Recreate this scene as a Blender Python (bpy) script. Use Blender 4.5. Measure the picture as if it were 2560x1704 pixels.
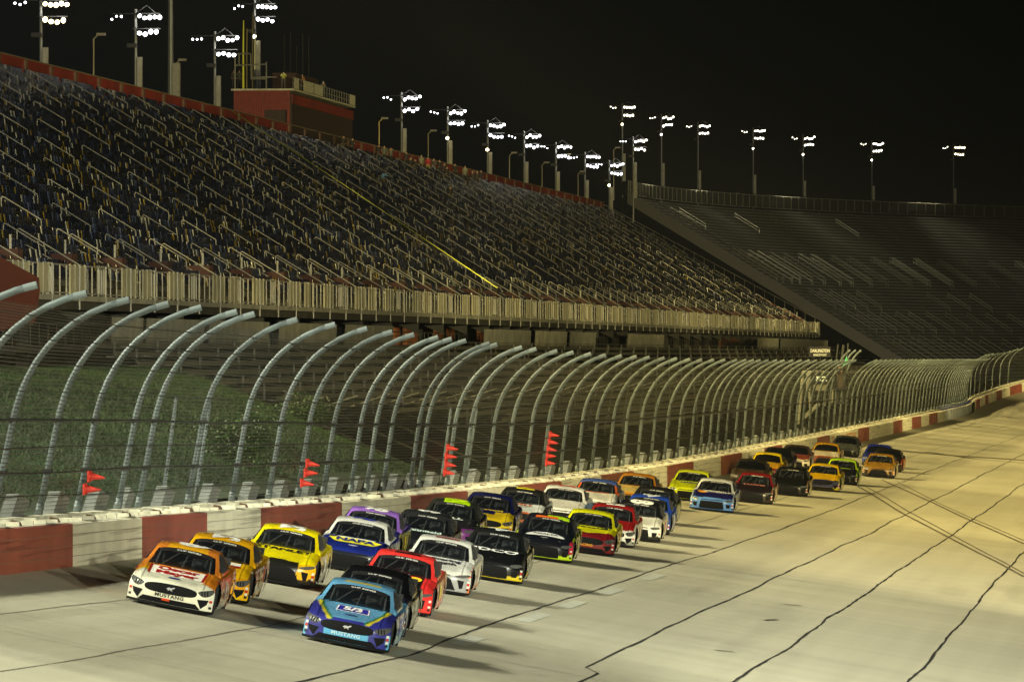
import bpy, bmesh, math, random
import numpy as np
from mathutils import Vector, Matrix
from mathutils.bvhtree import BVHTree
random.seed(7); rng = np.random.default_rng(7)
for o in list(bpy.data.objects): bpy.data.objects.remove(o)
S = bpy.context.scene
# ------------------------------------------------------------------ camera
W, H = 1024, 681
F = 7500.0                     # focal length in render pixels
VPX, HZ = 1208.0, 352.0        # vanishing point of the straight
CZ = 10.0                      # camera height (world)
PSI = math.atan((VPX-W/2)/F)
cam = bpy.data.cameras.new('camera'); co = bpy.data.objects.new('camera', cam); S.collection.objects.link(co)
cam.sensor_width = 36; cam.lens = 36*F/W; cam.clip_start = 1; cam.clip_end = 6000
co.location = (0, 0, CZ); co.rotation_euler = (math.radians(90), 0, PSI)
cam.shift_y = (HZ-H/2)/W
S.camera = co
S.render.resolution_x = W; S.render.resolution_y = H
# ------------------------------------------------------------------ world
w = bpy.data.worlds.new('World'); S.world = w; w.use_nodes = True
nt = w.node_tree; bg = nt.nodes['Background']
tc = nt.nodes.new('ShaderNodeTexCoord'); sx = nt.nodes.new('ShaderNodeSeparateXYZ')
nt.links.new(tc.outputs['Generated'], sx.inputs[0])
rp = nt.nodes.new('ShaderNodeValToRGB'); nt.links.new(sx.outputs['Z'], rp.inputs[0])
e = rp.color_ramp.elements
e[0].position = 0.0; e[0].color = (0.0042, 0.0043, 0.0040, 1)
e[1].position = 0.12; e[1].color = (0.0028, 0.0028, 0.0026, 1)
# the lit mist hangs over the grandstand side (west), the sky over the infield is black
rx = nt.nodes.new('ShaderNodeMapRange'); nt.links.new(sx.outputs['X'], rx.inputs[0])
rx.inputs[1].default_value = -0.17; rx.inputs[2].default_value = -0.01; rx.inputs[3].default_value = 1.1; rx.inputs[4].default_value = 0.12
nt.links.new(rp.outputs[0], bg.inputs[0]); nt.links.new(rx.outputs[0], bg.inputs[1])
S.view_settings.view_transform = 'Standard'; S.view_settings.look = 'None'
S.view_settings.exposure = -0.1; S.view_settings.gamma = 1.0
S.render.engine = 'CYCLES'
S.cycles.use_denoising = True
S.cycles.use_light_tree = True
S.cycles.max_bounces = 5; S.cycles.diffuse_bounces = 2; S.cycles.glossy_bounces = 2
S.cycles.transparent_max_bounces = 12; S.cycles.transmission_bounces = 2
S.cycles.sample_clamp_indirect = 2.0; S.cycles.sample_clamp_direct = 8.0
S.cycles.caustics_reflective = False; S.cycles.caustics_refractive = False
# ------------------------------------------------------------------ track geometry functions (z relative to camera)
WX, TURN, CXC = -28.0, 900.0, 334.0
RW = CXC-WX
ZU = [-200, 60, 100, 140, 174, 197, 242, 283, 325, 388, 450, 537, 667, 800, 880, 897, 932, 957, 1000, 1100, 1400]
ZB = [-1.0, -2.9, -3.6, -4.55, -5.2, -5.42, -5.92, -6.32, -6.66, -6.98, -7.11, -7.2, -7.25, -7.3, -7.3, -7.2, -6.1, -5.0, -3.2, -0.5, 1.5]
MU = [-200, 60, 174, 189, 264, 315, 412, 484, 600, 800, 900, 960, 1100, 1400]
MB = [.30, .27, .197, .182, .136, .113, .087, .082, .088, .11, .15, .2, .35, .4]
def zbase(u): return np.interp(u, ZU, ZB)
def bank(u): return np.interp(u, MU, MB)
def surf(u, s):
    """world point at u metres along the outside wall, s metres towards the infield"""
    z = zbase(u)-bank(u)*max(s, -1.5)+CZ
    if u <= TURN: return (WX+s, u, z)
    a = (u-TURN)/RW
    return (CXC-(RW-s)*math.cos(a), TURN+(RW-s)*math.sin(a), z)
def tang(u):
    if u <= TURN: return Vector((0, 1, 0))
    a = (u-TURN)/RW
    return Vector((math.sin(a), math.cos(a), 0))
def inward(u):
    t = tang(u); return Vector((t.y, -t.x, 0))
def proj(p):
    x, y, z = p[0], p[1], p[2]-CZ
    d = y*math.cos(PSI)-x*math.sin(PSI); r = x*math.cos(PSI)+y*math.sin(PSI)
    return W/2+F*r/d, HZ-F*z/d
def ray(px, py):
    r = (px-W/2)/F; c, s_ = math.cos(PSI), math.sin(PSI)
    return Vector((c*r-s_, s_*r+c, (HZ-py)/F))
def on_track(px, py, hh=0.0):
    """point of the track surface seen at a render pixel"""
    d = ray(px, py); lo = None; Y = 120.0; prev = None
    while Y < 1000:
        p = d*(Y/d.y); s = p.x-WX
        g = p.z-(float(zbase(Y)-bank(Y)*s)+hh)
        if prev is not None and g <= 0: break
        prev = g; Y += 1.0
    a, b = Y-1, Y
    for _ in range(20):
        m = (a+b)/2; p = d*(m/d.y); g = p.z-(float(zbase(m)-bank(m)*(p.x-WX))+hh)
        if g > 0: a = m
        else: b = m
    return b, p.x-WX
def at_x(px, py, X):
    d = ray(px, py); k = X/d.x; return Vector((X, d.y*k, d.z*k+CZ))
def at_y(px, py, Y):
    d = ray(px, py); k = Y/d.y; return Vector((d.x*k, Y, d.z*k+CZ))
def u_of_px(px, s=0.0):
    lo, hi = 100.0, 1250.0
    for _ in range(40):
        m = (lo+hi)/2
        if proj(surf(m, s))[0] < px: lo = m
        else: hi = m
    return lo
D = .4                                  # photograph pixel -> render pixel
# ------------------------------------------------------------------ helpers
def lin(c):
    c = [v/255.0 for v in c]
    return tuple((v/12.92 if v <= .04045 else ((v+.055)/1.055)**2.4) for v in c)
def tag(o, label=None, cat=None, group=None, kind=None):
    if label: o['label'] = label
    if cat: o['category'] = cat
    if group: o['group'] = group
    if kind: o['kind'] = kind
    return o
def link(o, parent=None):
    S.collection.objects.link(o)
    if parent: o.parent = parent
    return o
def empty(name, loc=(0, 0, 0)):
    o = bpy.data.objects.new(name, None); o.location = loc; o.empty_display_size = .3
    return link(o)
class MB_:
    def __init__(s): s.v = []; s.f = []; s.n = 0
    def add(s, v, f):
        b = s.n; s.v.extend([tuple(p) for p in v]); s.n += len(v)
        s.f.extend([tuple(i+b for i in q) for q in f]); return s
    def box(s, x0, x1, y0, y1, z0, z1):
        return s.add([(x0, y0, z0), (x1, y0, z0), (x1, y1, z0), (x0, y1, z0), (x0, y0, z1), (x1, y0, z1), (x1, y1, z1), (x0, y1, z1)],
              [(0, 3, 2, 1), (4, 5, 6, 7), (0, 1, 5, 4), (1, 2, 6, 5), (2, 3, 7, 6), (3, 0, 4, 7)])
    def hexa(s, P):
        return s.add(P, [(0, 3, 2, 1), (4, 5, 6, 7), (0, 1, 5, 4), (1, 2, 6, 5), (2, 3, 7, 6), (3, 0, 4, 7)])
    def quad(s, a, b, c, d): return s.add([a, b, c, d], [(0, 1, 2, 3)])
    def tube(s, pts, r, n=6, r2=None, cap=True):
        P = [Vector(p) for p in pts]; rings = []
        for i, p in enumerate(P):
            t = (P[min(i+1, len(P)-1)]-P[max(i-1, 0)]).normalized()
            a = t.cross(Vector((0, 0, 1)))
            if a.length < 1e-3: a = t.cross(Vector((0, 1, 0)))
            a.normalize(); b = t.cross(a)
            rr = r if r2 is None else r+(r2-r)*i/(len(P)-1)
            rings.append([p+(a*math.cos(k*2*math.pi/n)+b*math.sin(k*2*math.pi/n))*rr for k in range(n)])
        V = [q for ri in rings for q in ri]; Fc = []
        for i in range(len(P)-1):
            for k in range(n):
                k2 = (k+1) % n; Fc.append((i*n+k, i*n+k2, (i+1)*n+k2, (i+1)*n+k))
        if cap: Fc += [tuple(range(n))[::-1], tuple((len(P)-1)*n+k for k in range(n))]
        return s.add(V, Fc)
    def lathe(s, c, ax, prof, n=12):
        """prof: (distance along axis, radius)"""
        ax = Vector(ax).normalized(); a = ax.cross(Vector((0, 0, 1)))
        if a.length < 1e-3: a = ax.cross(Vector((0, 1, 0)))
        a.normalize(); b = ax.cross(a); c = Vector(c)
        V = [c+ax*d+(a*math.cos(k*2*math.pi/n)+b*math.sin(k*2*math.pi/n))*r for d, r in prof for k in range(n)]
        Fc = [(i*n+k, i*n+(k+1) % n, (i+1)*n+(k+1) % n, (i+1)*n+k) for i in range(len(prof)-1) for k in range(n)]
        Fc += [tuple(range(n))[::-1], tuple((len(prof)-1)*n+k for k in range(n))]
        return s.add(V, Fc)
    def grid(s, P):
        """P: 2D list of points"""
        r, c = len(P), len(P[0])
        return s.add([q for row in P for q in row], [(i*c+j, i*c+j+1, (i+1)*c+j+1, (i+1)*c+j) for i in range(r-1) for j in range(c-1)])
    def mesh(s, name):
        me = bpy.data.meshes.new(name); me.from_pydata(s.v, [], s.f); me.update(); return me
    def build(s, name, mat, parent=None, smooth=False, loc=None):
        me = s.mesh(name)
        if mat: me.materials.append(mat)
        if smooth: me.polygons.foreach_set('use_smooth', [True]*len(me.polygons))
        o = bpy.data.objects.new(name, me); link(o, parent)
        if loc: o.location = loc
        return o
def inst(name, me, parent, loc=None):
    o = bpy.data.objects.new(name, me); link(o, parent)
    if loc is not None: o.location = loc
    return o
# ------------------------------------------------------------------ materials
MATS = {}
def mat(name, col=(.5, .5, .5), rough=.6, metal=0, spec=.5, noise=0, nscale=3.0, bump=0, coat=0, emit=None, estr=0):
    if name in MATS: return MATS[name]
    m = bpy.data.materials.new(name); m.use_nodes = True; t = m.node_tree; b = t.nodes['Principled BSDF']
    b.inputs['Base Color'].default_value = (*col[:3], 1); b.inputs['Roughness'].default_value = rough
    b.inputs['Metallic'].default_value = metal; b.inputs['Specular IOR Level'].default_value = spec
    b.inputs['Coat Weight'].default_value = coat; b.inputs['Coat Roughness'].default_value = .08
    if noise or bump:
        tcn = t.nodes.new('ShaderNodeTexCoord'); n = t.nodes.new('ShaderNodeTexNoise'); n.inputs['Scale'].default_value = nscale
        n.inputs['Detail'].default_value = 5; t.links.new(tcn.outputs['Object'], n.inputs['Vector'])
        if noise:
            mx = t.nodes.new('ShaderNodeMix'); mx.data_type = 'RGBA'; r = t.nodes.new('ShaderNodeMapRange')
            r.inputs[1].default_value = .3; r.inputs[2].default_value = .7; t.links.new(n.outputs['Fac'], r.inputs[0]); t.links.new(r.outputs[0], mx.inputs[0])
            mx.inputs[6].default_value = tuple(max(0, c*(1-noise)) for c in col[:3])+(1,)
            mx.inputs[7].default_value = tuple(min(1, c*(1+noise)) for c in col[:3])+(1,)
            t.links.new(mx.outputs[2], b.inputs['Base Color'])
        if bump:
            bp = t.nodes.new('ShaderNodeBump'); bp.inputs['Strength'].default_value = bump; bp.inputs['Distance'].default_value = .02
            t.links.new(n.outputs['Fac'], bp.inputs['Height']); t.links.new(bp.outputs[0], b.inputs['Normal'])
    if emit:
        b.inputs['Emission Color'].default_value = (*emit, 1); b.inputs['Emission Strength'].default_value = estr
    MATS[name] = m; return m
steel = mat('galvanised_steel', (.088, .112, .115), .55, .1, noise=.3, nscale=1.2)
steel_d = mat('dull_steel', (.055, .057, .05), .5, .4, noise=.3, nscale=.8)
rail_m = mat('rail_steel', (.21, .21, .19), .5, .0, noise=.25, nscale=.7)
cable_m = mat('black_cable', (.02, .02, .02), .6)
conc_w = mat('white_wall_paint', (.70, .67, .52), .55, noise=.14, nscale=.6, bump=.15)
conc_r = mat('red_wall_paint', (.27, .065, .045), .5, noise=.2, nscale=.7, bump=.15)
cap_m = mat('wall_cap_concrete', (.62, .60, .47), .7, noise=.3, nscale=1.5, bump=.6)
red_p = mat('red_cladding', (.20, .022, .014), .5, noise=.3, nscale=.4)
dark_m = mat('dark_structure', (.02, .02, .017), .8, noise=.4, nscale=.6)
cream = mat('cream_panel', (.26, .25, .18), .6, noise=.25, nscale=.5)
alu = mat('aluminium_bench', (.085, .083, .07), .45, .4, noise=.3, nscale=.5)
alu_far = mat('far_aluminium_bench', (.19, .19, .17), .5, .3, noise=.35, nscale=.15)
aisle_m = mat('concrete_tread', (.07, .07, .06), .7, noise=.3, nscale=.4)
grey_cloth = mat('grey_banner_cloth', (.16, .165, .15), .8, noise=.25, nscale=.8)
orange_m = mat('orange_panel', (.20, .06, .012), .6, noise=.3, nscale=.6)
pole_m = mat('lamp_pole_steel', (.15, .16, .17), .5, .3)
cab_m = mat('lamp_cabinet', (.26, .255, .22), .5, noise=.15)
black_m = mat('matt_black', (.012, .012, .012), .6)
rubber = mat('tyre_rubber', (.018, .018, .018), .75)
tar = mat('tar_seal', (.018, .017, .015), .55, noise=.3)
skid_band_m = mat('skid_and_band_brown', (.075, .06, .038), .8, noise=.5, nscale=.8)
yellow_m = mat('hi_vis_yellow', (.75, .8, .06), .5)
# ------------------------------------------------------------------ lamps of the place and added fill lamps
def lamp(loc, target, power, col, size=1.2, cone=110):
    L = bpy.data.lights.new('stadium_or_fill_light', 'SPOT'); L.energy = power; L.color = col; L.shadow_soft_size = size
    L.spot_size = math.radians(cone); L.spot_blend = .9
    o = bpy.data.objects.new('stadium_or_fill_light', L); link(o); o.location = loc
    d = Vector(target)-Vector(loc); o.rotation_euler = d.to_track_quat('-Z', 'Y').to_euler(); return o
KP, KI = 4.3e5, 1.9e5
def tint(y):
    k = min(1, max(0, (y-215)/130.0)); a = (1.0, .99, .76); b = (1.0, .80, .31)
    return tuple(a[i]*(1-k)+b[i]*k for i in range(3))
for y in np.arange(30, 1030, 30):      # unseen spots added for the pole floodlights, near ones raised to shorten shadows
    lamp((-83 if y < 640 else -78.6, y-10, CZ+24.8+15*min(1, max(0, (900-y)/300))), (-4, y, CZ-8), KP*(1.04-min(1, max(0, y-330)/200)*.10), tint(y), 2.2, 52)
for y in (0, 75, 150, 230, 315, 410, 520, 640, 770, 900):             # infield lamps that light the wall, out of the picture
    lamp((26, y, CZ+7), (-26, y+100, CZ-9), KI*1.5, tint(y+60), .4, 52)
for a in (.06, .16, .28, .42):                                 # lamps of the turn row
    lamp((334-423*math.cos(a), 1100+423*math.sin(a), CZ+34), (334-372*math.cos(a+.02), 1100+372*math.sin(a+.02), CZ-4), 0.9e5, (1, .93, .62), 1.6, 96)
lamp((30, 980, CZ+8), (-70, 1130, CZ+6), 2.4e5, (1, .94, .68), 1.0, 60)  # unseen lamp added to brighten the far grandstand
for y in (90, 260, 440, 640):                                 # added unseen fill lamps, an even lift for the grandstand
    lamp((60, y, CZ+16), (-62, y+190, CZ+9), 2.0e5, tint(y+60), 1.0, 100)
# ------------------------------------------------------------------ track
def road_mat():
    m = bpy.data.materials.new('track_concrete'); m.use_nodes = True; t = m.node_tree; b = t.nodes['Principled BSDF']
    uv = t.nodes.new('ShaderNodeUVMap'); uv.uv_map = 'UVMap'
    def noise(sx_, sy_, scale, det=4):
        mp = t.nodes.new('ShaderNodeMapping'); mp.inputs['Scale'].default_value = (sx_, sy_, 1); t.links.new(uv.outputs[0], mp.inputs[0])
        n = t.nodes.new('ShaderNodeTexNoise'); n.inputs['Scale'].default_value = scale; n.inputs['Detail'].default_value = det
        t.links.new(mp.outputs[0], n.inputs['Vector']); return n.outputs['Fac']
    def rng_(s_, a, b_, c, d):
        r = t.nodes.new('ShaderNodeMapRange'); t.links.new(s_, r.inputs[0])
        for i, v in enumerate((a, b_, c, d)): r.inputs[i+1].default_value = v
        return r.outputs[0]
    def mul(a, b_):
        n = t.nodes.new('ShaderNodeMath'); n.operation = 'MULTIPLY'; t.links.new(a, n.inputs[0]); t.links.new(b_, n.inputs[1]); return n.outputs[0]
    streak = rng_(noise(1.1, .012, 1.0, 3), .35, .65, .93, 1.03)      # rubbered lanes along the travel direction
    blotch = rng_(noise(.12, .035, 1.0, 4), .3, .7, .93, 1.05)
    fine = rng_(noise(1, 1, 14, 3), .3, .7, .93, 1.06)
    cross = rng_(noise(.02, .5, 1.0, 2), .3, .7, .95, 1.04)
    val = mul(mul(streak, blotch), mul(fine, cross))
    ptc = rng_(noise(.22, .02, 1.0, 5), .61, .66, 1.0, .87)        # worn darker patches
    val = mul(val, ptc)
    hsv = t.nodes.new('ShaderNodeMix'); hsv.data_type = 'RGBA'; hsv.blend_type = 'MULTIPLY'; hsv.inputs[0].default_value = 1
    hsv.inputs[6].default_value = (.43, .41, .315, 1); t.links.new(val, hsv.inputs[7]); t.links.new(hsv.outputs[2], b.inputs['Base Color'])
    b.inputs['Roughness'].default_value = .62; b.inputs['Specular IOR Level'].default_value = .35
    bp = t.nodes.new('ShaderNodeBump'); bp.inputs['Strength'].default_value = .25; bp.inputs['Distance'].default_value = .01
    t.links.new(noise(1, 1, 30, 3), bp.inputs['Height']); t.links.new(bp.outputs[0], b.inputs['Normal'])
    return m
us = list(np.arange(-150, 900, 6.0))+list(np.arange(900, 1420, 8.0)); ss = [0, 1, 3, 6, 9.4, 12.8, 16.1, 20, 24, 28, 32]
g = MB_(); g.grid([[surf(u, s) for s in ss] for u in us])
road = g.build('race_track', road_mat(), smooth=True); tag(road, kind='structure')
uvl = road.data.uv_layers.new(name='UVMap')
vi = np.zeros(len(road.data.loops), int); road.data.loops.foreach_get('vertex_index', vi)
uvv = np.array([(s, u) for u in us for s in ss], float)[vi]; uvl.data.foreach_set('uv', uvv.ravel())
def ribbon(path, width, lift, name, m, kind='structure'):
    """path: (u,s,(width factor)) on the track"""
    g = MB_(); P = []
    for i, q in enumerate(path):
        u, s = q[0], q[1]; k = q[2] if len(q) > 2 else 1
        a = path[max(0, i-1)]; b = path[min(len(path)-1, i+1)]
        du, ds = b[0]-a[0], b[1]-a[1]; L = math.hypot(du, ds) or 1; nu, ns = -ds/L, du/L
        w_ = width*k/2
        pa = Vector(surf(u+nu*w_, s+ns*w_)); pb = Vector(surf(u-nu*w_, s-ns*w_)); pa.z += lift; pb.z += lift
        P.append([pa, pb])
    g.grid(P); return tag(g.build(name, m), kind=kind)
def seam(s0, width, amp_, u0=120, u1=1000, jog=None):
    amp = amp_*.5; path = []; u = u0; ph = random.random()*9; off = 0; k = 0
    while u < u1:
        if random.random() < .1: k = (random.random()-.5)*amp
        off = off*.8+k*.5
        s = s0+off+.03*math.sin(u*.13+ph)+.02*math.sin(u*.37+ph*2)+(random.random()-.5)*.03
        if jog and u < jog[0]: s += jog[1]
        path.append((u, s, .65+random.random()*.7)); u += 1.5
    return path
ribbon(seam(9.4, .13, .07), .072, .006, 'tar_joint', tar)
ribbon(seam(12.85, .13, .12, jog=(183, .45)), .072, .006, 'tar_joint', tar)
ribbon(seam(16.15, .14, .14), .072, .006, 'tar_joint', tar)
ribbon(seam(19.9, .12, .15), .072, .006, 'tar_joint', tar)
ribbon(seam(23.4, .10, .1), .10, .006, 'tar_joint', tar)
faint = mat('thin_joint', (.13, .12, .085), .7, noise=.4)
ribbon(seam(6.1, .06, .06), .05, .006, 'thin_joint', faint)
ribbon(seam(2.9, .06, .05), .04, .006, 'thin_joint', faint)
for u in np.arange(150, 420, 14.5):                      # hairline transverse joints
    ribbon([(u+.3*math.sin(s*2)+random.random()*.1, s) for s in np.arange(.3, 25, 1.2)], .035, .010, 'thin_joint', faint)
patch_m = mat('pale_patch', (.46, .47, .40), .6, noise=.15)
for px in [(905, 1682), (1215, 1520), (1345, 1492), (1480, 1480), (1580, 1452), (1672, 1420)]:
    pass
for u0, L in ((182, 5), (199, 7), (212, 6), (226, 6), (243, 7)):
    ribbon([(u0+k*L/6, 9.78) for k in range(7)], .42, .012, 'pale_patch', patch_m)
def px_path(pts, n=24):
    Q = [on_track(x*D, y*D) for x, y in pts]; out = []
    for (a, b) in zip(Q[:-1], Q[1:]):
        for k in range(n): out.append((a[0]+(b[0]-a[0])*k/n, a[1]+(b[1]-a[1])*k/n))
    return out+[Q[-1]]
def zf(ox, oy, sc, pts): return [(ox+x/sc, oy+y/sc) for x, y in pts]
ribbon(px_path(zf(1280, 1150, 1.8406, [(1590, 118), (1800, 245), (2030, 365), (2356, 535)])), .16, .016, 'skid_and_dark_band', skid_band_m)
ribbon(px_path(zf(1280, 1150, 1.8406, [(1625, 118), (1830, 238), (2060, 362), (2356, 520)])), .10, .016, 'skid_and_dark_band', skid_band_m)
ribbon(px_path(zf(1280, 1150, 1.8406, [(1700, 88), (1900, 178), (2130, 285), (2356, 383)])), .16, .016, 'skid_and_dark_band', skid_band_m)
ribbon(px_path(zf(1280, 1150, 1.8406, [(1770, 95), (1960, 195), (2150, 280), (2356, 368)])), .08, .016, 'skid_and_dark_band', skid_band_m)
ribbon(px_path(zf(1900, 780, 3.57, [(1190, 1225), (1600, 1268), (2000, 1295), (2356, 1318)])), 2.6, .020, 'skid_and_dark_band', skid_band_m)  # wide dark band over the far track, coloured like the skids
ribbon(px_path(zf(1900, 780, 3.57, [(1500, 1245), (1900, 1305), (2356, 1345)])), 1.0, .024, 'skid_and_dark_band', skid_band_m)  # narrower dark band next to it, same colour
for a in ([(1250, 662), (1330, 668)], [(1160, 735), (1220, 731)], [(935, 873), (1020, 880)]):
    ribbon(px_path(zf(1280, 1150, 1.8406, a)), .12, .02, 'skid_and_dark_band', skid_band_m)
# ground under everything, grass bank behind the fence
g = MB_(); g.grid([[(x, y, CZ-10.5) for x in (-900, -300, 0, 300, 900)] for y in (-300, 0, 600, 1200, 2000, 3000)])
tag(g.build('ground', mat('dark_ground', (.04, .045, .02), .9, noise=.4, nscale=.05)), kind='structure')
grass_m = mat('grass_blades', (.010, .034, .002), .8, noise=.6, nscale=.12)
def zgrass(x, y):
    k = min(1, max(0, (y-262+(30+x)*4.0)/80)); k = k*k*(3-2*k)
    a = -.75-(1-min(1, max(0, (-30-x)/16)))**1.3*3.9       # near bank
    zb = float(zbase(y))
    b = zb+.25
    z = a*(1-k)+b*k
    if y < 300: z = z+(300-y)*.004
    return z+CZ
g = MB_(); g.grid([[(x, y, zgrass(x, y)) for x in np.arange(-29.2, -58, -1.8)] for y in np.arange(100, 900, 6)])
tag(g.build('grass_bank', mat('grass_soil', (.008, .024, .002), .9, noise=.6, nscale=.12), smooth=True), kind='structure')
n = 170000
X = -29.8-rng.random(n)**1.0*20; Y = 165+rng.random(n)*210
V = np.zeros((n, 3, 3)); zz = np.array([zgrass(x, y) for x, y in zip(X, Y)])
ang = rng.random(n)*6.28; hgt = .06+rng.random(n)**2*.16; wd = .012+rng.random(n)*.018
V[:, 0, 0] = X-np.cos(ang)*wd; V[:, 0, 1] = Y-np.sin(ang)*wd; V[:, 0, 2] = zz-.02
V[:, 1, 0] = X+np.cos(ang)*wd; V[:, 1, 1] = Y+np.sin(ang)*wd; V[:, 1, 2] = zz-.02
V[:, 2, 0] = X+(rng.random(n)-.5)*.25; V[:, 2, 1] = Y+(rng.random(n)-.5)*.25; V[:, 2, 2] = zz+hgt
def tri_mesh(name, V):
    me = bpy.data.meshes.new(name); k = len(V)*3; me.vertices.add(k); me.vertices.foreach_set('co', V.reshape(-1))
    me.loops.add(k); me.loops.foreach_set('vertex_index', np.arange(k)); me.polygons.add(len(V))
    me.polygons.foreach_set('loop_start', np.arange(len(V))*3); me.update(calc_edges=True); return me
me = tri_mesh('grass', V); me.materials.append(grass_m)
tag(inst('grass', me, None), 'unmown green grass on the bank behind the catch fence', 'grass', kind='stuff')
# bushes
leaf_m = mat('bush_leaf', (.020, .055, .005), .6, noise=.6, nscale=1.2)
def bush(cx, cy, cz, r, h, label, n=5200):
    t = empty('bush', (cx, cy, cz)); tag(t, label, 'bush', 'bushes on the grass bank')
    g = MB_()
    for k in range(7):
        a = random.random()*6.28; g.tube([(0, 0, -.2), (math.cos(a)*r*.4, math.sin(a)*r*.4, h*.5), (math.cos(a)*r*.7, math.sin(a)*r*.7, h*.85)], .035, 5, .01)
    g.build('stem', mat('bush_wood', (.08, .06, .03), .8), t)
    cl = [(rng.normal(0, .42, 3)*np.array((r, r, h*.5))+np.array((0, 0, h*.5)), .18+random.random()*.3) for _ in range(26)]
    V = np.zeros((n, 3, 3))
    for i in range(n):
        c, cr = cl[random.randrange(26)]; p = c+rng.normal(0, cr*.6, 3); p[2] = abs(p[2])
        a = rng.normal(0, 1, 3); a /= np.linalg.norm(a); b = np.cross(a, rng.normal(0, 1, 3)); b /= np.linalg.norm(b)
        s_ = .03+random.random()*.035; V[i] = (p-a*s_, p+a*s_, p+b*s_*1.4)
    m2 = tri_mesh('foliage', V); m2.materials.append(leaf_m); inst('foliage', m2, t)
for (px, py, X, r, h, lb) in ((615, 1235, -32, 1.15, 1.9, 'leafy green bush at the foot of the catch fence, nearest the camera'),
                        (560, 1240, -33.5, .8, .9, 'low green shrub on the grass left of the big bush'),
                        (760, 1130, -38, 1.2, 1.3, 'yellow green shrub higher on the bank beside the bleacher end')):
    p = at_x(px*D, py*D, X); bush(p.x, p.y, zgrass(p.x, p.y)-.1, r, h, lb)
# ------------------------------------------------------------------ outside wall
for m in (conc_w, conc_r):
    t = m.node_tree; b = t.nodes['Principled BSDF']; src = b.inputs['Base Color'].links[0].from_socket
    c_ = t.nodes.new('ShaderNodeTexCoord'); mp = t.nodes.new('ShaderNodeMapping'); mp.inputs['Scale'].default_value = (1, .07, 5.0); t.links.new(c_.outputs['Object'], mp.inputs[0])
    n_ = t.nodes.new('ShaderNodeTexNoise'); n_.inputs['Scale'].default_value = 1.6; n_.inputs['Detail'].default_value = 6; t.links.new(mp.outputs[0], n_.inputs['Vector'])
    r_ = t.nodes.new('ShaderNodeMapRange'); t.links.new(n_.outputs['Fac'], r_.inputs[0])
    for i_, v_ in enumerate((.54, .68, 1.0, .45)): r_.inputs[i_+1].default_value = v_
    x_ = t.nodes.new('ShaderNodeMix'); x_.data_type = 'RGBA'; x_.blend_type = 'MULTIPLY'; x_.inputs[0].default_value = 1
    t.links.new(src, x_.inputs[6]); t.links.new(r_.outputs[0], x_.inputs[7]); t.links.new(x_.outputs[2], b.inputs['Base Color'])
wall = empty('safer_wall', surf(180, 0)); tag(wall, 'concrete crash wall with painted red and cream blocks along the outside of the track', 'crash wall')
wl = Vector(surf(180, 0))
RED = [(0, 182), (355, 518), (652, 855), (1027, 1170), (1296, 1404), (1503, 1585), (1668, 1734), (1802, 1855), (1911, 1956), (2043, 2075),
       (2145, 2173), (2233, 2256), (2280, 2303), (2323, 2344), (2439, 2450), (2463, 2471), (2491, 2505), (2525, 2555)]
REDU = [(u_of_px(a*D), u_of_px(b*D)) for a, b in RED]; REDU[0] = (165, REDU[0][1])
GAP = (u_of_px(2364*D), u_of_px(2437*D))
def wall_seg(g, u0, u1, prof, base=wl):
    n = max(1, int((u1-u0)/6)); P = []
    for i in range(n+1):
        u = u0+(u1-u0)*i/n; p = Vector(surf(u, 0)); t = inward(u)
        P.append([p+t*s-base+Vector((0, 0, h)) for s, h in prof])
    g.grid(P)
face = [(0.0, -.3), (0.0, 1.05), (-.12, 1.075)]
edges = sorted(set([120, 1260]+[x for ab in REDU for x in ab]+list(GAP)))
gw, gr = MB_(), MB_()
for a, b in zip(edges[:-1], edges[1:]):
    m_ = (a+b)/2
    if GAP[0] <= m_ <= GAP[1]: continue
    wall_seg(gr if any(x <= m_ <= y for x, y in REDU) else gw, a, b, face)
gw.build('cream_blocks', conc_w, wall); gr.build('red_blocks', conc_r, wall)
g = MB_(); wall_seg(g, 120, 1260, [(-.12, 1.078), (-.7, 1.14), (-.72, 1.26), (-1.05, 1.27), (-1.06, -.8)]); g.build('wall_cap', cap_m, wall)
g = MB_()                                    # thin tube joints of the barrier
for hh in (.26, .53, .80):
    wall_seg(g, 120, GAP[0]-1, [(.004, hh-.007), (.006, hh), (.004, hh+.007)])
g.build('tube_joints', mat('joint_grime', (.20, .13, .09), .7), wall)
g = MB_()                                   # brackets on the ledge
for u in np.arange(140, 700, 2.0):
    p = Vector(surf(u+random.random()*.4, 0))-wl
    j = random.random()*.12
    g.box(p.x-.62-j, p.x-.10, p.y-.05, p.y+.05, p.z+1.10, p.z+1.18+random.random()*.03)
    if random.random() < .5: g.box(p.x-.72, p.x-.42, p.y+.4, p.y+.9, p.z+1.16, p.z+1.24)
tag(g.build('cap_brackets', cap_m, wall), kind='stuff')
g = MB_()
for u in np.arange(140, 700, 6.1):
    p = Vector(surf(u+random.random()*.4, 0))-wl
    g.hexa([(p.x-.45, p.y, p.z+1.12), (p.x-.2, p.y+.1, p.z+1.1), (p.x-.2, p.y+.35, p.z+1.1), (p.x-.45, p.y+.3, p.z+1.12), (p.x-.42, p.y, p.z+1.24), (p.x-.25, p.y+.1, p.z+1.2), (p.x-.25, p.y+.3, p.z+1.2), (p.x-.42, p.y+.3, p.z+1.22)])
tag(g.build('rusty_bolts', mat('rusty_bolt', (.10, .045, .02), .8), wall), kind='stuff')
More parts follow.
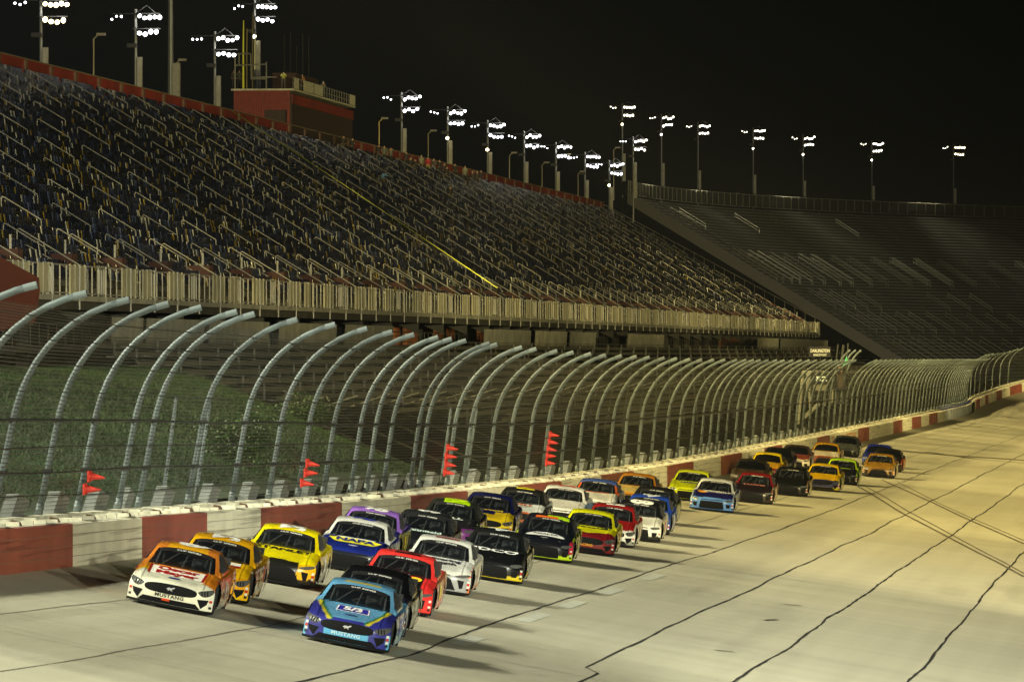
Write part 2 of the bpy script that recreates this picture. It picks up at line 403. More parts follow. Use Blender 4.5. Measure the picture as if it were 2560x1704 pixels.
# blue crossover gate in the wall
gate = empty('wall_gate', surf(GAP[0], 0)); tag(gate, 'blue topped gate section in the wall near the turn', 'gate'); gb = Vector(surf(GAP[0], 0))
g = MB_(); wall_seg(g, *GAP, [(-.35, -.3), (-.35, 1.0)], gb); g.build('gate_face', mat('scuffed_blue_white', (.3, .33, .36), .6, noise=.6, nscale=.5), gate)
g = MB_(); wall_seg(g, *GAP, [(-.34, 1.0), (-.38, 1.12), (-1.3, 1.45)], gb); g.build('gate_top', mat('blue_sheet', (.02, .035, .22), .5), gate)
# ------------------------------------------------------------------ text helper
def text_verts(txt, size, bold=.02, maxe=.12, space=1.0):
    c = bpy.data.curves.new('t', 'FONT'); c.body = txt; c.size = size; c.offset = bold*size; c.align_x = 'CENTER'; c.align_y = 'CENTER'
    c.space_character = space; c.resolution_u = 3
    o = bpy.data.objects.new('t', c); S.collection.objects.link(o)
    dg = bpy.context.evaluated_depsgraph_get(); me = bpy.data.meshes.new_from_object(o.evaluated_get(dg))
    bm = bmesh.new(); bm.from_mesh(me); bmesh.ops.triangulate(bm, faces=bm.faces[:])
    for _ in range(3):
        ed = [x for x in bm.edges if x.calc_length() > maxe]
        if not ed: break
        bmesh.ops.subdivide_edges(bm, edges=ed, cuts=1); bmesh.ops.triangulate(bm, faces=bm.faces[:])
    v = [tuple(x.co) for x in bm.verts]; f = [tuple(q.index for q in x.verts) for x in bm.faces]
    bm.free(); bpy.data.objects.remove(o); bpy.data.curves.remove(c); bpy.data.meshes.remove(me)
    return v, f
v, f = text_verts('DARLINGTON', 1.1, .02, .6)
u0, u1 = u_of_px(2078*D), u_of_px(2142*D)
xs = [q[0] for q in v]; sc = (u1-u0)*.92/(max(xs)-min(xs)); um = (u0+u1)/2
g = MB_(); g.add([Vector(surf(um+x*sc, 0))+Vector((.01, 0, .52+y*.9))-wl for x, y, z in v], f)
g.build('wall_lettering', mat('orange_letters', (.5, .17, .03), .6), wall)
# ------------------------------------------------------------------ catch fence
fence = empty('catch_fence', surf(180, -.9)); fb = Vector(surf(180, -.9))
tag(fence, 'tall curved catch fence of steel posts, cables and mesh above the crash wall', 'catch fence')
PROF = [(0, 0), (0, 1.3), (0, 2.6), (.04, 3.0), (.12, 3.4), (.25, 3.8), (.44, 4.2), (.68, 4.56), (.98, 4.9), (1.32, 5.2), (1.7, 5.45), (2.08, 5.64)]
def fpoint(u, a, b, s0=-.95):
    p = Vector(surf(u, 0)); t = inward(u); th = 1.12*math.atan(float(bank(u))) if u < TURN else .3*math.atan(float(bank(u)))
    th = min(th, .3)
    if u > TURN: b = b*(1-.14*min(1, (u-TURN)/40))
    k = 1+.04*min(1, max(0, (300-u)/130)); b = b*k
    return p+t*(s0+a*math.cos(th)+b*math.sin(th))+Vector((0, 0, 1.2+b*math.cos(th)-a*math.sin(th)))
tips = [87, 211, 318, 417, 499, 588, 632, 739, 834, 914, 977, 1032, 1092, 1126, 1162, 1221, 1240, 1302, 1338, 1390, 1431, 1475, 1512, 1552, 1589, 1622,
        1659, 1690, 1723, 1753, 1783, 1811, 1841, 1864, 1883, 1900, 1920, 1941, 1960, 1981, 2003, 2023, 2041, 2062, 2079]
def u_tip(px):
    lo, hi = 100.0, 900.0
    for _ in range(40):
        m = (lo+hi)/2
        if proj(fpoint(m, *PROF[-1]))[0] < px: lo = m
        else: hi = m
    return lo
PU = [u_tip(x*D) for x in tips]
PU = [PU[0]-2*(PU[1]-PU[0]), PU[0]-(PU[1]-PU[0])]+PU
short = len(PU)
while len(PU) < 99: PU.append(PU[-1]+ (9.0 if PU[-1] < 830 else 6.6))
for i, u in enumerate(PU):
    pr = PROF
    if proj(fpoint(u, *PROF[-1]))[0] > 2140*D and proj(fpoint(u, *PROF[-1]))[0] < 2190*D: pr = [(a*.55, b*1.12) for a, b in PROF]
    g = MB_(); g.tube([fpoint(u, a, b)-fb for a, b in pr], .080, 8)
    g.tube([fpoint(u, a, b)-fb for a, b in pr[:1]]+[fpoint(u, 0, .35)-fb], .10, 8)
    o = g.build('post', steel, fence, smooth=True)
    g = MB_(); ga, gb_ = pr[-2], pr[-1]; k = ((gb_[0]-ga[0]), (gb_[1]-ga[1]))
    g.tube([fpoint(u, gb_[0]-k[0]*.6, gb_[1]-k[1]*.6+.006)-fb, fpoint(u, gb_[0]+k[0]*.12, gb_[1]+k[1]*.12)-fb], .086, 10)
    g.build('end_cap', mat('pale_cap', (.15, .18, .185), .45, .1), o)
def prof_at(h):
    L = [0]
    for a, b in zip(PROF[:-1], PROF[1:]): L.append(L[-1]+math.hypot(b[0]-a[0], b[1]-a[1]))
    return np.interp(h, L, [p[0] for p in PROF]), np.interp(h, L, [p[1] for p in PROF])
UF = list(np.arange(140, 900, 5.0))+list(np.arange(900, 1240, 5.0))
def sag(u): return .02*math.sin(u*1.1)+.015*math.sin(u*2.3)
for h, r, nm in ((.55, .016, 'cable'), (1.15, .022, 'cable'), (1.75, .016, 'cable'), (2.4, .03, 'cable'), (3.1, .012, 'cable'), (3.8, .012, 'cable'), (4.5, .012, 'cable'), (5.2, .014, 'cable')):
    a, b = prof_at(h); g = MB_(); g.tube([fpoint(u, a+.10, b+sag(u+h*7))-fb for u in UF], r, 4); g.build(nm, cable_m, fence)
g = MB_()
for u in PU[:60]:                                       # cable clamps at the posts
    for h in (1.15, 2.4):
        a, b = prof_at(h); p = fpoint(u, a, b)-fb; g.box(p.x-.12, p.x+.12, p.y-.12, p.y+.12, p.z-.05, p.z+.05)
tag(g.build('cable_clamps', black_m, fence), kind='stuff')
def mesh_mat():
    m = bpy.data.materials.new('wire_mesh'); m.use_nodes = True; t = m.node_tree; b = t.nodes['Principled BSDF']; out = t.nodes['Material Output']
    b.inputs['Base Color'].default_value = (.05, .055, .05, 1); b.inputs['Metallic'].default_value = .1; b.inputs['Roughness'].default_value = .45
    tr = t.nodes.new('ShaderNodeBsdfTransparent'); mx = t.nodes.new('ShaderNodeMixShader')
    uv = t.nodes.new('ShaderNodeUVMap'); sp = t.nodes.new('ShaderNodeSeparateXYZ'); t.links.new(uv.outputs[0], sp.inputs[0])
    def line(sock, per, wid):
        a = t.nodes.new('ShaderNodeMath'); a.operation = 'MULTIPLY'; a.inputs[1].default_value = 1/per; t.links.new(sock, a.inputs[0])
        f_ = t.nodes.new('ShaderNodeMath'); f_.operation = 'FRACT'; t.links.new(a.outputs[0], f_.inputs[0])
        c = t.nodes.new('ShaderNodeMath'); c.operation = 'LESS_THAN'; c.inputs[1].default_value = wid; t.links.new(f_.outputs[0], c.inputs[0]); return c.outputs[0]
    a = line(sp.outputs[0], .12, .15); b_ = line(sp.outputs[1], .10, .15)
    mxm = t.nodes.new('ShaderNodeMath'); mxm.operation = 'MAXIMUM'; t.links.new(a, mxm.inputs[0]); t.links.new(b_, mxm.inputs[1])
    t.links.new(mxm.outputs[0], mx.inputs[0]); t.links.new(tr.outputs[0], mx.inputs[1]); t.links.new(b.outputs[0], mx.inputs[2])
    t.links.new(mx.outputs[0], out.inputs[0]); return m
wire = mesh_mat()
hs = [0, .5, 1.3, 2.6, 3.2, 3.9, 4.5, 5.1, 5.6]
g = MB_(); g.grid([[fpoint(u, prof_at(h)[0]+.1, prof_at(h)[1])-fb for h in hs] for u in UF])
o = g.build('wire_mesh', wire, fence, smooth=True); uvl = o.data.uv_layers.new(name='UVMap')
vi = np.zeros(len(o.data.loops), int); o.data.loops.foreach_get('vertex_index', vi)
uvl.data.foreach_set('uv', np.array([(u, h) for u in UF for h in hs], float)[vi].ravel())
plate_m = mat('plate_steel', (.30, .32, .31), .55, .3, noise=.2)
for i, u in enumerate(PU[:48]):                                # anchor plates between the posts
    nx = PU[i+1]-u
    if nx < 3: continue
    um = u+nx*.62; L = min(nx*.30, 2.0)
    a, b, c, d = fpoint(um-L*.5, -.1, -.05)-fb, fpoint(um+L*.5, -.1, -.05)-fb, fpoint(um+L*.5, -.02, .42)-fb, fpoint(um-L*.5, -.02, .62)-fb
    k = Vector((-.3, 0, 0)); g = MB_(); g.hexa([a, b, b+k, a+k, d, c, c+k, d+k]); g.build('anchor_plate', plate_m, fence)
# backstay posts behind the fence
for n_, (x0, y0, x1, y1) in enumerate(((525, 1005, 480, 1262), (440, 1000, 400, 1262), (1127, 1025, 1100, 1200), (1192, 1025, 1160, 1200))):
    p = at_x(x1*D, y1*D, -29.6); q = at_y(x0*D, y0*D, p.y)
    g = MB_(); g.tube([(0, 0, -.4), q-p], .07, 6, .055); g.tube([q-p, (q-p)+Vector((0, 0, .12))], .05, 6, .01)
    tag(g.build('support_post', steel, loc=p), 'short pointed steel post behind the fence, '+('left of the bush', 'nearest the two red cones', 'left one beside the four red cones', 'right one beside the four red cones')[n_], 'post', 'short posts behind the fence')
# red cone markers
cone_m = mat('marker_red', (.60, .035, .02), .5, noise=.25, nscale=4)
CON = [[(243, 1191), (232, 1223)], [(783.5, 1158), (779, 1182), (770, 1207)], [(1132, 1119), (1128.5, 1140), (1127.7, 1160), (1124.6, 1180)],
       [(1386.7, 1086), (1383.6, 1103.6), (1381, 1121), (1379, 1139), (1377, 1156)]]
gnm = ['two red ones', 'three red ones', 'four red ones', 'five red ones']
wh = ['on the fence at far left', 'on the fence above the yellow car', 'on the fence above the front bunch', 'on the fence above the middle bunch']
ordn = ['top', 'second', 'third', 'fourth', 'lowest']
for c, (pts, gn, wr) in enumerate(zip(CON, gnm, wh)):
    for k, (x, y) in enumerate(pts):
        p = at_x(x*D, y*D, -28.35+.15)
        o_ = 'lowest' if k == len(pts)-1 else ordn[k]
        g = MB_(); tz = random.uniform(-.24, -.04); g.lathe((-.20, 0, .02), (1, random.uniform(-.1, .1), tz), [(0, .14), (.05, .14), (.06, .10), (.22, .065), (.40, .02)], 12); g.hexa([(-.24, -.14, -.13), (-.19, -.14, -.12), (-.19, .14, -.12), (-.24, .14, -.13), (-.24, -.14, .15), (-.19, -.14, .16), (-.19, .14, .16), (-.24, .14, .15)])
        tag(g.build('cone_marker', cone_m, loc=p), '%s cone of %s %s' % (o_, gn, wr), 'marker cone', 'red cones on the fence')
# ------------------------------------------------------------------ main grandstand
GY0, GY1 = 300.0, 969.0
gs = empty('grandstand', (-50, GY0, CZ)); tag(gs, 'long grandstand of blue, yellow and white seats with steel handrails and a red back wall', 'grandstand')
GB = Vector((-50, GY0, CZ)); NR = 34
def row(i): return -51.4-.77*i, 2.95+.445*i           # X, z(rel) of the tread
g = MB_(); P = []
prof = [(-50.3, 2.4)]
for i in range(NR):
    x, z = row(i); prof += [(x+.4, z-.445 if i else 2.6), (x+.4, z), (x-.37, z)]
prof += [(-78, row(NR-1)[1])]
g.grid([[(x+50, y-GY0, z) for x, z in prof] for y in (GY0, 520, 740, GY1)])
g.build('seating_tiers', aisle_m, gs)
g = MB_()                                               # raking underside, end wall
g.hexa([(-.2, 0, 1.9), (-28, 0, 14), (-28, GY1-GY0, 14), (-.2, GY1-GY0, 1.9), (-.2, 0, 2.35), (-28, 0, 14.4), (-28, GY1-GY0, 14.4), (-.2, GY1-GY0, 2.35)])
for y in np.arange(5, GY1-GY0, 15.9): g.hexa([(-.6, y, 1.2), (-27, y, 13), (-27, y+.5, 13), (-.6, y+.5, 1.2), (-.6, y, 1.9), (-27, y, 14), (-27, y+.5, 14), (-.6, y+.5, 1.9)])
g.build('underframe', dark_m, gs)
# seats
def seat_template():
    pr = [(.02, .40), (.40, .40), (.42, .44), (.08, .46), (.02, .84), (-.05, .84)]   # (x forward, z)
    v = [(x, -.205, z) for x, z in pr]+[(x, .205, z) for x, z in pr]; k = len(pr)
    v[4] = (.02, -.15, .84); v[5] = (-.05, -.15, .84); v[10] = (.02, .15, .84); v[11] = (-.05, .15, .84)
    f = [(i, (i+1) % k, (i+1) % k+k, i+k) for i in range(k)]+[tuple(range(k))[::-1], tuple(range(k, 2*k))]
    return np.array(v), f
sv, sf = seat_template()
def seat_mat():
    m = bpy.data.materials.new('plastic_seat'); m.use_nodes = True; t = m.node_tree; b = t.nodes['Principled BSDF']
    gi = t.nodes.new('ShaderNodeNewGeometry'); r = t.nodes.new('ShaderNodeValToRGB'); r.color_ramp.interpolation = 'CONSTANT'
    at = t.nodes.new('ShaderNodeAttribute'); at.attribute_name = 'seatid'
    t.links.new(at.outputs['Fac'], r.inputs[0]); E = r.color_ramp.elements
    cols = [(0, (.006, .008, .024)), (.42, (.016, .021, .05)), (.62, (.008, .008, .008)), (.86, (.17, .125, .02)), (.90, (.34, .35, .32)), (.95, (.05, .07, .15))]  # white seats kept bright, their colour also stands in for glints
    E[0].color = (*cols[0][1], 1); E[1].position = cols[1][0]; E[1].color = (*cols[1][1], 1)
    for p, c in cols[2:]: x = E.new(p); x.color = (*c, 1)
    t.links.new(r.outputs[0], b.inputs['Base Color']); b.inputs['Roughness'].default_value = .28; b.inputs['Coat Weight'].default_value = .5; b.inputs['Coat Roughness'].default_value = .12
    return m
seat_m = seat_mat()
SP = .56; AISLE = 15.9; AO = 6.0
places = []
for i in range(NR):
    x, z = row(i); y = GY0+.4
    while y < GY1-.4:
        if (y-AO) % AISLE > 1.3: places.append((x-.1, y, z+CZ))
        y += SP
places = np.array(places)
vis = np.array([proj(p)[0] for p in places]); places = places[vis > -12]
def seatid(p):                                     # patches of colour within a random scatter
    n1 = math.sin(p[1]*.11+p[0]*.6)+math.sin(p[1]*.043-p[0]*.31+2)
    r = random.random()
    if n1 > 1.1 and r < .35: return .81+random.random()*.06
    return r
ids = np.array([seatid(p) for p in places])
prj = np.array([1/p[1] for p in places]); order = np.argsort(-prj)
k = 0; near = []
for i in order:
    if k == 100: break
    px, py = proj(places[i]+np.array((0, 0, .8)))
    if px > 4 and places[i][0] > -53.5: near.append(i); k += 1
near = set(near)
def seat_mesh(name, idx):
    Pn = places[idx]; m_ = len(Pn); nv = len(sv)
    V = (sv[None]+Pn[:, None]-np.array(GB)).reshape(-1, 3)
    L, st, tot = [], [], []
    base = []
    for f in sf: base.append(f)
    flat = np.array([i for f in sf for i in f]); nl = len(flat)
    loops = (flat[None]+(np.arange(m_)*nv)[:, None]).reshape(-1)
    ls = np.cumsum([0]+[len(f) for f in sf])[:-1]
    starts = (ls[None]+(np.arange(m_)*nl)[:, None]).reshape(-1)
    me = bpy.data.meshes.new(name); me.vertices.add(len(V)); me.vertices.foreach_set('co', V.reshape(-1))
    me.loops.add(len(loops)); me.loops.foreach_set('vertex_index', loops); me.polygons.add(len(starts)); me.polygons.foreach_set('loop_start', starts)
    me.update(calc_edges=True); at = me.attributes.new('seatid', 'FLOAT', 'POINT'); at.data.foreach_set('value', np.repeat(ids[idx], nv).astype(float))
    me.materials.append(seat_m); return me
for i in near: inst('seat', seat_mesh('seat', [i]), gs)
rest = [i for i in range(len(places)) if i not in near]
tag(inst('seats', seat_mesh('seats', rest), gs), kind='stuff')
# handrails in the aisles
def hoop(g, x0, z0, x1, z1, y):
    r = .032
    g.tube([(x0, y, z0), (x0, y, z0+.80), (x0+.06, y, z0+.88), (x0+.16, y, z0+.88-.04), (x1, y, z1+.88), (x1+.02, y, z1+.80), (x1+.02, y, z1)], r, 5)
    g.tube([(x0, y, z0+.42), (x1, y, z1+.42)], r*.8, 4)
hoops = []; y = GY0+AO-((GY0-0) % AISLE)+AISLE
ay = [q for q in np.arange(AO, GY1, AISLE) if q > GY0]
for a in ay:
    for j in range(9):
        i1 = 2.2+j*3.5; i0 = i1+2.5
        if i0 > NR-1: i0 = NR-1
        x0, z0 = -51.4-.77*i0, 2.95+.445*i0; x1, z1 = -51.4-.77*i1, 2.95+.445*i1
        hoops.append((x0, z0, x1, z1, a+.65+random.uniform(-.25, .25)))
hoops = [h for h in hoops if proj((h[2], h[4], CZ+h[3]))[0] > -5]
hoops.sort(key=lambda h: h[4])
for h in hoops[:100]:
    g = MB_(); hoop(g, h[0]+50, h[1], h[2]+50, h[3], h[4]-GY0); g.build('handrail', rail_m, gs)
g = MB_()
for h in hoops[100:]: hoop(g, h[0]+50, h[1], h[2]+50, h[3], h[4]-GY0)
tag(g.build('handrails', rail_m, gs), kind='stuff')
# front walk railing: bars, cream panels, stair rails
gf = MB_(); gl = MB_(); npan = 0
L = GY1-GY0
gf.tube([(-.0, 0, 3.85), (0, L, 3.85)], .035, 5); gf.tube([(0, 0, 2.62), (0, L, 2.62)], .035, 5)
gf.box(-.35, .12, 0, L, 2.28, 2.52)
for y in np.arange(2, L, 1.9): gf.tube([(0, y, 2.4), (0, y, 3.87)], .035, 5)
for y in np.arange(6, L, 7.95): gf.tube([(.1, y, 1.9), (.1, y, 3.9)], .05, 5)
gf.build('front_railing', rail_m, gs)
for n_, a in enumerate(ay):
    y = a-GY0
    if n_ > 44: break
    for (o1, o2, c) in ((3.2, 7.6, 1), (10.0, 12.8, .8)):
        if y+o2 > L or (c < 1 and n_ % 2): continue
        g = MB_(); g.box(.045, .07, y+o1, y+o2, 2.6, 3.83)
        for q in np.arange(y+o1, y+o2+.1, 1.45): g.box(.04, .12, q-.04, q+.04, 2.5, 3.9)
        if npan < 100: g.build('railing_panel', cream, gs); npan += 1
    # stair entry at each aisle: parallel long handrails and uprights
    gl = MB_()
    for dy in (-.9,):
        x0, z0 = -51.4-.77*3.6, 2.95+.445*3.6
        gl.tube([(x0+50, y+dy, z0+.1), (x0+50, y+dy, z0+1.05), (x0+50.12, y+dy, z0+1.1), (-.9, y+dy, 3.75), (-.9, y+dy, 2.6)], .035, 5)
        gl.tube([(x0+50, y+dy, z0+.6), (-.9, y+dy, 3.3)], .025, 4)
    for dy in (-.6, 0, .6, 1.2): gl.tube([(-.5, y+dy, 2.5), (-.5, y+dy, 3.95)], .04, 5)
    gl.tube([(-2.6, y+3.4, 3.2), (-2.6, y+3.4, 5.2)], .06, 5)
    gl.build('stair_rail', rail_m, gs)
for a in ay:
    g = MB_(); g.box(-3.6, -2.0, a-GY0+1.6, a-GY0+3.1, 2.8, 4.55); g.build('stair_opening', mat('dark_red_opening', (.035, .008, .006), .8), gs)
# red wall along the back
g = MB_(); yb = 0
zt = row(NR-1)[1]
g.box(-28.2, -28.0, 0, L, zt-.3, zt+1.75); g.build('back_wall', red_p, gs)
for y in np.arange(4, L, 11.0):
    g = MB_(); g.box(-28.0, -27.86, y, y+.9, zt-.2, zt+1.70); g.build('back_wall_post', mat('weathered_post', (.13, .08, .055), .7, noise=.3), gs)
g = MB_(); g.box(-28.25, -27.9, 0, L, zt+1.753, zt+1.82); g.build('wall_coping', mat('coping', (.22, .18, .12), .6, noise=.3), gs)
# red raking end wall with railing at the far end, red end at the near left
g = MB_(); x0, z0 = row(0); x1, z1 = row(NR-1)
g.hexa([(-.6, L, 2.2), (-28, L, 14), (-28, L+.3, 14), (-.6, L+.3, 2.2), (-.6, L, 3.4), (-28, L, zt+.45), (-28, L+.3, zt+.45), (-.6, L+.3, 3.4)])
g.build('end_wall', mat('end_wall_red', (.30, .035, .02), .5), gs)
g = MB_()
for k in range(22):
    t_ = k/21; x = -.6-27.4*t_; z = 3.4+(zt+.45-3.4)*t_; g.tube([(x, L+.2, z), (x, L+.2, z+1.1)], .03, 4)
g.tube([(-.6, L+.2, 4.5), (-28, L+.2, zt+1.55)], .035, 4)
g.build('end_railing', rail_m, gs)
g = MB_(); p0 = at_x(0, 590*.4346, -49.6); p1 = at_x(90*.4346, 638*.4346, -49.6); p2 = at_x(92*.4346, 668*.4346, -49.6)
p3 = at_x(82*.4346, 740*.4346, -49.6); p4 = at_x(0, 760*.4346, -49.6)
PP = [p-GB for p in (p0, p1, p2, p3, p4)]; back = Vector((-1.5, 0, 0))
g.add(PP+[p+back for p in PP], [(0, 1, 2, 3, 4), (9, 8, 7, 6, 5)]+[(i, i+5, (i+1) % 5+5, (i+1) % 5) for i in range(5)])
g.build('ramp_wall', mat('ramp_red', (.085, .014, .01), .7, noise=.2), gs)
# yellow cable down one aisle
g = MB_(); g.tube([(-76.4, 584.5, CZ+19.0), (-64, 561, CZ+12.1), (-50.6, 534, CZ+4.6)], .035, 5)
tag(g.build('safety_tape', mat('tape_yellow', (.55, .62, .04), .5)), 'bright yellow tape stretched down the seats from back wall to front rail', 'tape')
# ------------------------------------------------------------------ concourse below, lower bleachers
cc = empty('concourse', (-56, GY0, CZ)); tag(cc, 'dark concourse with orange panels under the grandstand', 'concourse')
g = MB_(); g.box(-8, 5.0, 0, L, 0.0, .3); g.build('floor_slab', dark_m, cc)
g = MB_(); g.box(-8.2, -8, -60, L, -6, 6); g.build('rear_wall', dark_m, cc)
for y in np.arange(12, L, 15.9):
    g = MB_(); g.box(1.0, 1.6, y, y+.6, -4, 3); g.build('column', dark_m, cc)
for (a, b) in ((800, 860), (905, 915), (930, 955), (1012, 1040), (1100, 1112), (1480, 1508), (1655, 1700), (1000, 1020)):
    q0 = at_x(a*.4346, 352, -54); q1 = at_x(b*.4346, 352, -54)
    g = MB_(); g.box(1.9, 2.2, q0.y-GY0, q1.y-GY0, .5, 2.5); g.build('orange_panel', orange_m, cc)
g = MB_(); g.tube([(4.9, 0, 1.3), (4.9, L, 1.3)], .035, 4)
for y in np.arange(1, L, 2.5): g.tube([(4.9, y, .2), (4.9, y, 1.3)], .025, 4)
g.build('guard_rail', steel_d, cc)
for a, b, c, nm in ((255, 330, 0, 'leftmost'), (335, 470, 0, 'second from left'), (480, 620, 0, 'third from left'), (640, 775, 0, 'fourth from left'), (792, 905, 0, 'fifth from left'),
                (1112, 1222, 0, 'right of two orange panels'), (1230, 1305, 1, 'pale one with a darker square'), (1310, 1372, 0, 'just right of the pale one'),
                (1443, 1528, 1, 'single creased pale one'), (1742, 1792, 1, 'pale one left of the far group'), (1795, 1905, 0, 'far right')):
    q0 = at_x(a*.4346, 352, -49.3); q1 = at_x(b*.4346, 352, -49.3)
    g = MB_(); n_ = 14
    g.grid([[(.05*math.sin(i*1.7)+.02*j, (q1.y-q0.y)*i/n_, .35+j*1.25/3) for j in range(4)] for i in range(n_+1)])
    m_ = mat('pale_banner_cloth', (.27, .27, .23), .8, noise=.3, nscale=.8) if c else grey_cloth
    o = g.build('cloth_banner', m_, loc=(-49.3+4.6, q0.y, CZ)); o.location.x = -49.3
    tag(o, ('pale' if c else 'grey')+' cloth banner on the concourse rail, '+nm, 'banner', 'cloth banners under the grandstand')
lb = empty('lower_bleachers', (-36, 330, CZ)); tag(lb, 'lower bleachers of bare aluminium benches behind the catch fence', 'bleachers')
LBN = 13
for i in range(LBN):
    x = -36-.98*i; z = -4.6+.40*i
    ys = 322+max(0, (7-i))*17 if i < 7 else 322
    g = MB_(); g.box(x+36-.14, x+36+.14, ys-330, 640, z+.42, z+.47); g.box(x+36-.75, x+36-.35, ys-330, 640, z, z+.05); g.box(x+36-.36, x+36-.33, ys-330, 640, z+.05, z+.22)
    g.build('bench', alu, lb)
g = MB_()
for y in np.arange(326, 900, 13.6):
    for i in range(LBN):
        x = -36-.98*i; z = -4.6+.40*i
        if y < (322+max(0, (7-i))*17 if i < 7 else 322): continue
        g.box(x+36-.05, x+36+.05, y-330-.03, y-330+.03, z-.4, z+.42)
tag(g.build('bench_legs', steel_d, lb), kind='stuff')
g = MB_()
for y in np.arange(330, 900, 13.6): g.tube([(0, y-330, -5.5), (-12.5, y-330, 0.2)], .06, 4); g.tube([(-12.5, y-330, -5), (-3, y-330, -2)], .05, 4)
g.build('brace', steel_d, lb)
# ------------------------------------------------------------------ far grandstand round the turn
FC = Vector((334, 1100, 0)); R0, R1, NF = 373.0, 419.0, 54
def farp(R, a, z): return Vector((FC.x-R*math.cos(a), FC.y+R*math.sin(a), z+CZ))
fs = empty('far_grandstand', farp(R0, 0, -4.5)); fbv = farp(R0, 0, -4.5)
tag(fs, 'unlit grandstand of grey benches curving round the far turn', 'grandstand')
AN = list(np.arange(0, .75, .012))
dR, dZ = (R1-R0)/NF, 28.0/NF
g = MB_(); pr = []
for i in range(NF): R = R0+i*dR; z = -4.6+i*dZ; pr += [(R, z), (R+dR, z)]
g.grid([[farp(R, a, z)-fbv for R, z in pr] for a in AN]); g.build('tiers', mat('far_tier', (.06, .06, .055), .8, noise=.3, nscale=.1), fs)
for i in range(NF):
    R = R0+i*dR+.45; z = -4.6+i*dZ
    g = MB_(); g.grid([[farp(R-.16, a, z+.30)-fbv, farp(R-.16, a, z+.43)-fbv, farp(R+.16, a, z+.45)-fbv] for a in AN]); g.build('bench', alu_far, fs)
ra = mat('far_rail', (.17, .165, .13), .45, .2)
def frail(Ra, Rb, a, parent, tall=1.0, dbl=False):
    g = MB_()
    for off in ((0, .0035) if dbl else (0,)):
        z0 = -4.6+(Ra-R0)/dR*dZ; z1 = -4.6+(Rb-R0)/dR*dZ
        p0, p1 = farp(Ra, a+off, z0)-fbv, farp(Rb, a+off, z1)-fbv; up = Vector((0, 0, tall))
        g.tube([p0, p0+up, p1+up, p1], .035, 4); g.tube([p0+up*.5, p1+up*.5], .03, 4)
    return g.build('handrail', ra, parent)
k = 0
for a in np.arange(.018, .62, .026):
    frail(R0+24.5, R0+31, a+random.uniform(-.003, .003), fs, 1.2, True); k += 1
    frail(R0+3, R0+9+random.random(), a+.004, fs, 1.4)
    frail(R0+12, R0+16.5, a+.013+random.uniform(-.003, .003), fs, 1.0)
    if random.random() < .5: frail(R0+18, R0+22, a+.006, fs, .9)
    if random.random() < .4: frail(R0+38, R0+42, a+.01, fs, .9)
g = MB_(); dark_r = mat('far_back_mesh', (.03, .03, .026), .7)
g.grid([[farp(R1, a, 23.3)-fbv, farp(R1, a, 25.2)-fbv] for a in AN]); g.build('back_screen', dark_r, fs)
g = MB_(); g.tube([farp(R1-.1, a, 25.25)-fbv for a in AN], .05, 4)
for a in np.arange(0, .74, .0085): g.tube([farp(R1-.1, a, 23.3)-fbv, farp(R1-.1, a, 25.2)-fbv], .045, 4)
g.build('back_rail', mat('far_back_rail', (.25, .24, .19), .6), fs)
g = MB_(); z = lambda R: -4.6+(R-R0)/dR*dZ
for a, wid in ((0, .35), (.02, .12)):
    g.tube([farp(R0, a, z(R0)+1.1)-fbv, farp(R1, a, z(R1)+1.2)-fbv], .06 if a else .05, 4)
g.hexa([farp(R0, -.001, z(R0)-1.5)-fbv, farp(R1, -.001, z(R1)-1.5)-fbv, farp(R1, 0, z(R1)-1.5)-fbv, farp(R0, 0, z(R0)-1.5)-fbv,
        farp(R0, -.001, z(R0)+.35)-fbv, farp(R1, -.001, z(R1)+.35)-fbv, farp(R1, 0, z(R1)+.35)-fbv, farp(R0, 0, z(R0)+.35)-fbv])
g.build('stair_stringer', mat('far_stringer', (.035, .033, .028), .6), fs)
# ------------------------------------------------------------------ light poles
def emit_mat(name, col, st): return mat(name, (.8, .8, .8), .5, emit=col, estr=st)
em_w = emit_mat('lamp_white', (.93, .97, 1.0), 26); em_y = emit_mat('lamp_warm', (1.0, .80, .42), 22); em_m = emit_mat('lamp_cream', (1.0, .92, .70), 26)
def lamp_mesh(sz):
    g = MB_(); g.lathe((0, 0, 0), (.35, -.9, -.28), [(0, sz*.95), (.02, sz), (.07, sz*.7), (.09, sz*.1)], 10); return g.mesh('lamp')
def lamp_back(sz):
    g = MB_(); g.lathe((0, 0, 0), (-.35, .9, .28), [(.005, sz*1.05), (.15, sz*.8), (.35, sz*.3)], 8); return g.mesh('lamp_housing')
LM, LH = {}, {}
for nm, m_ in (('w', em_w), ('y', em_y), ('m', em_m)):
    LM[nm] = lamp_mesh(.145); LM[nm].materials.append(m_)
LHm = lamp_back(.18); LHm.materials.append(black_m)
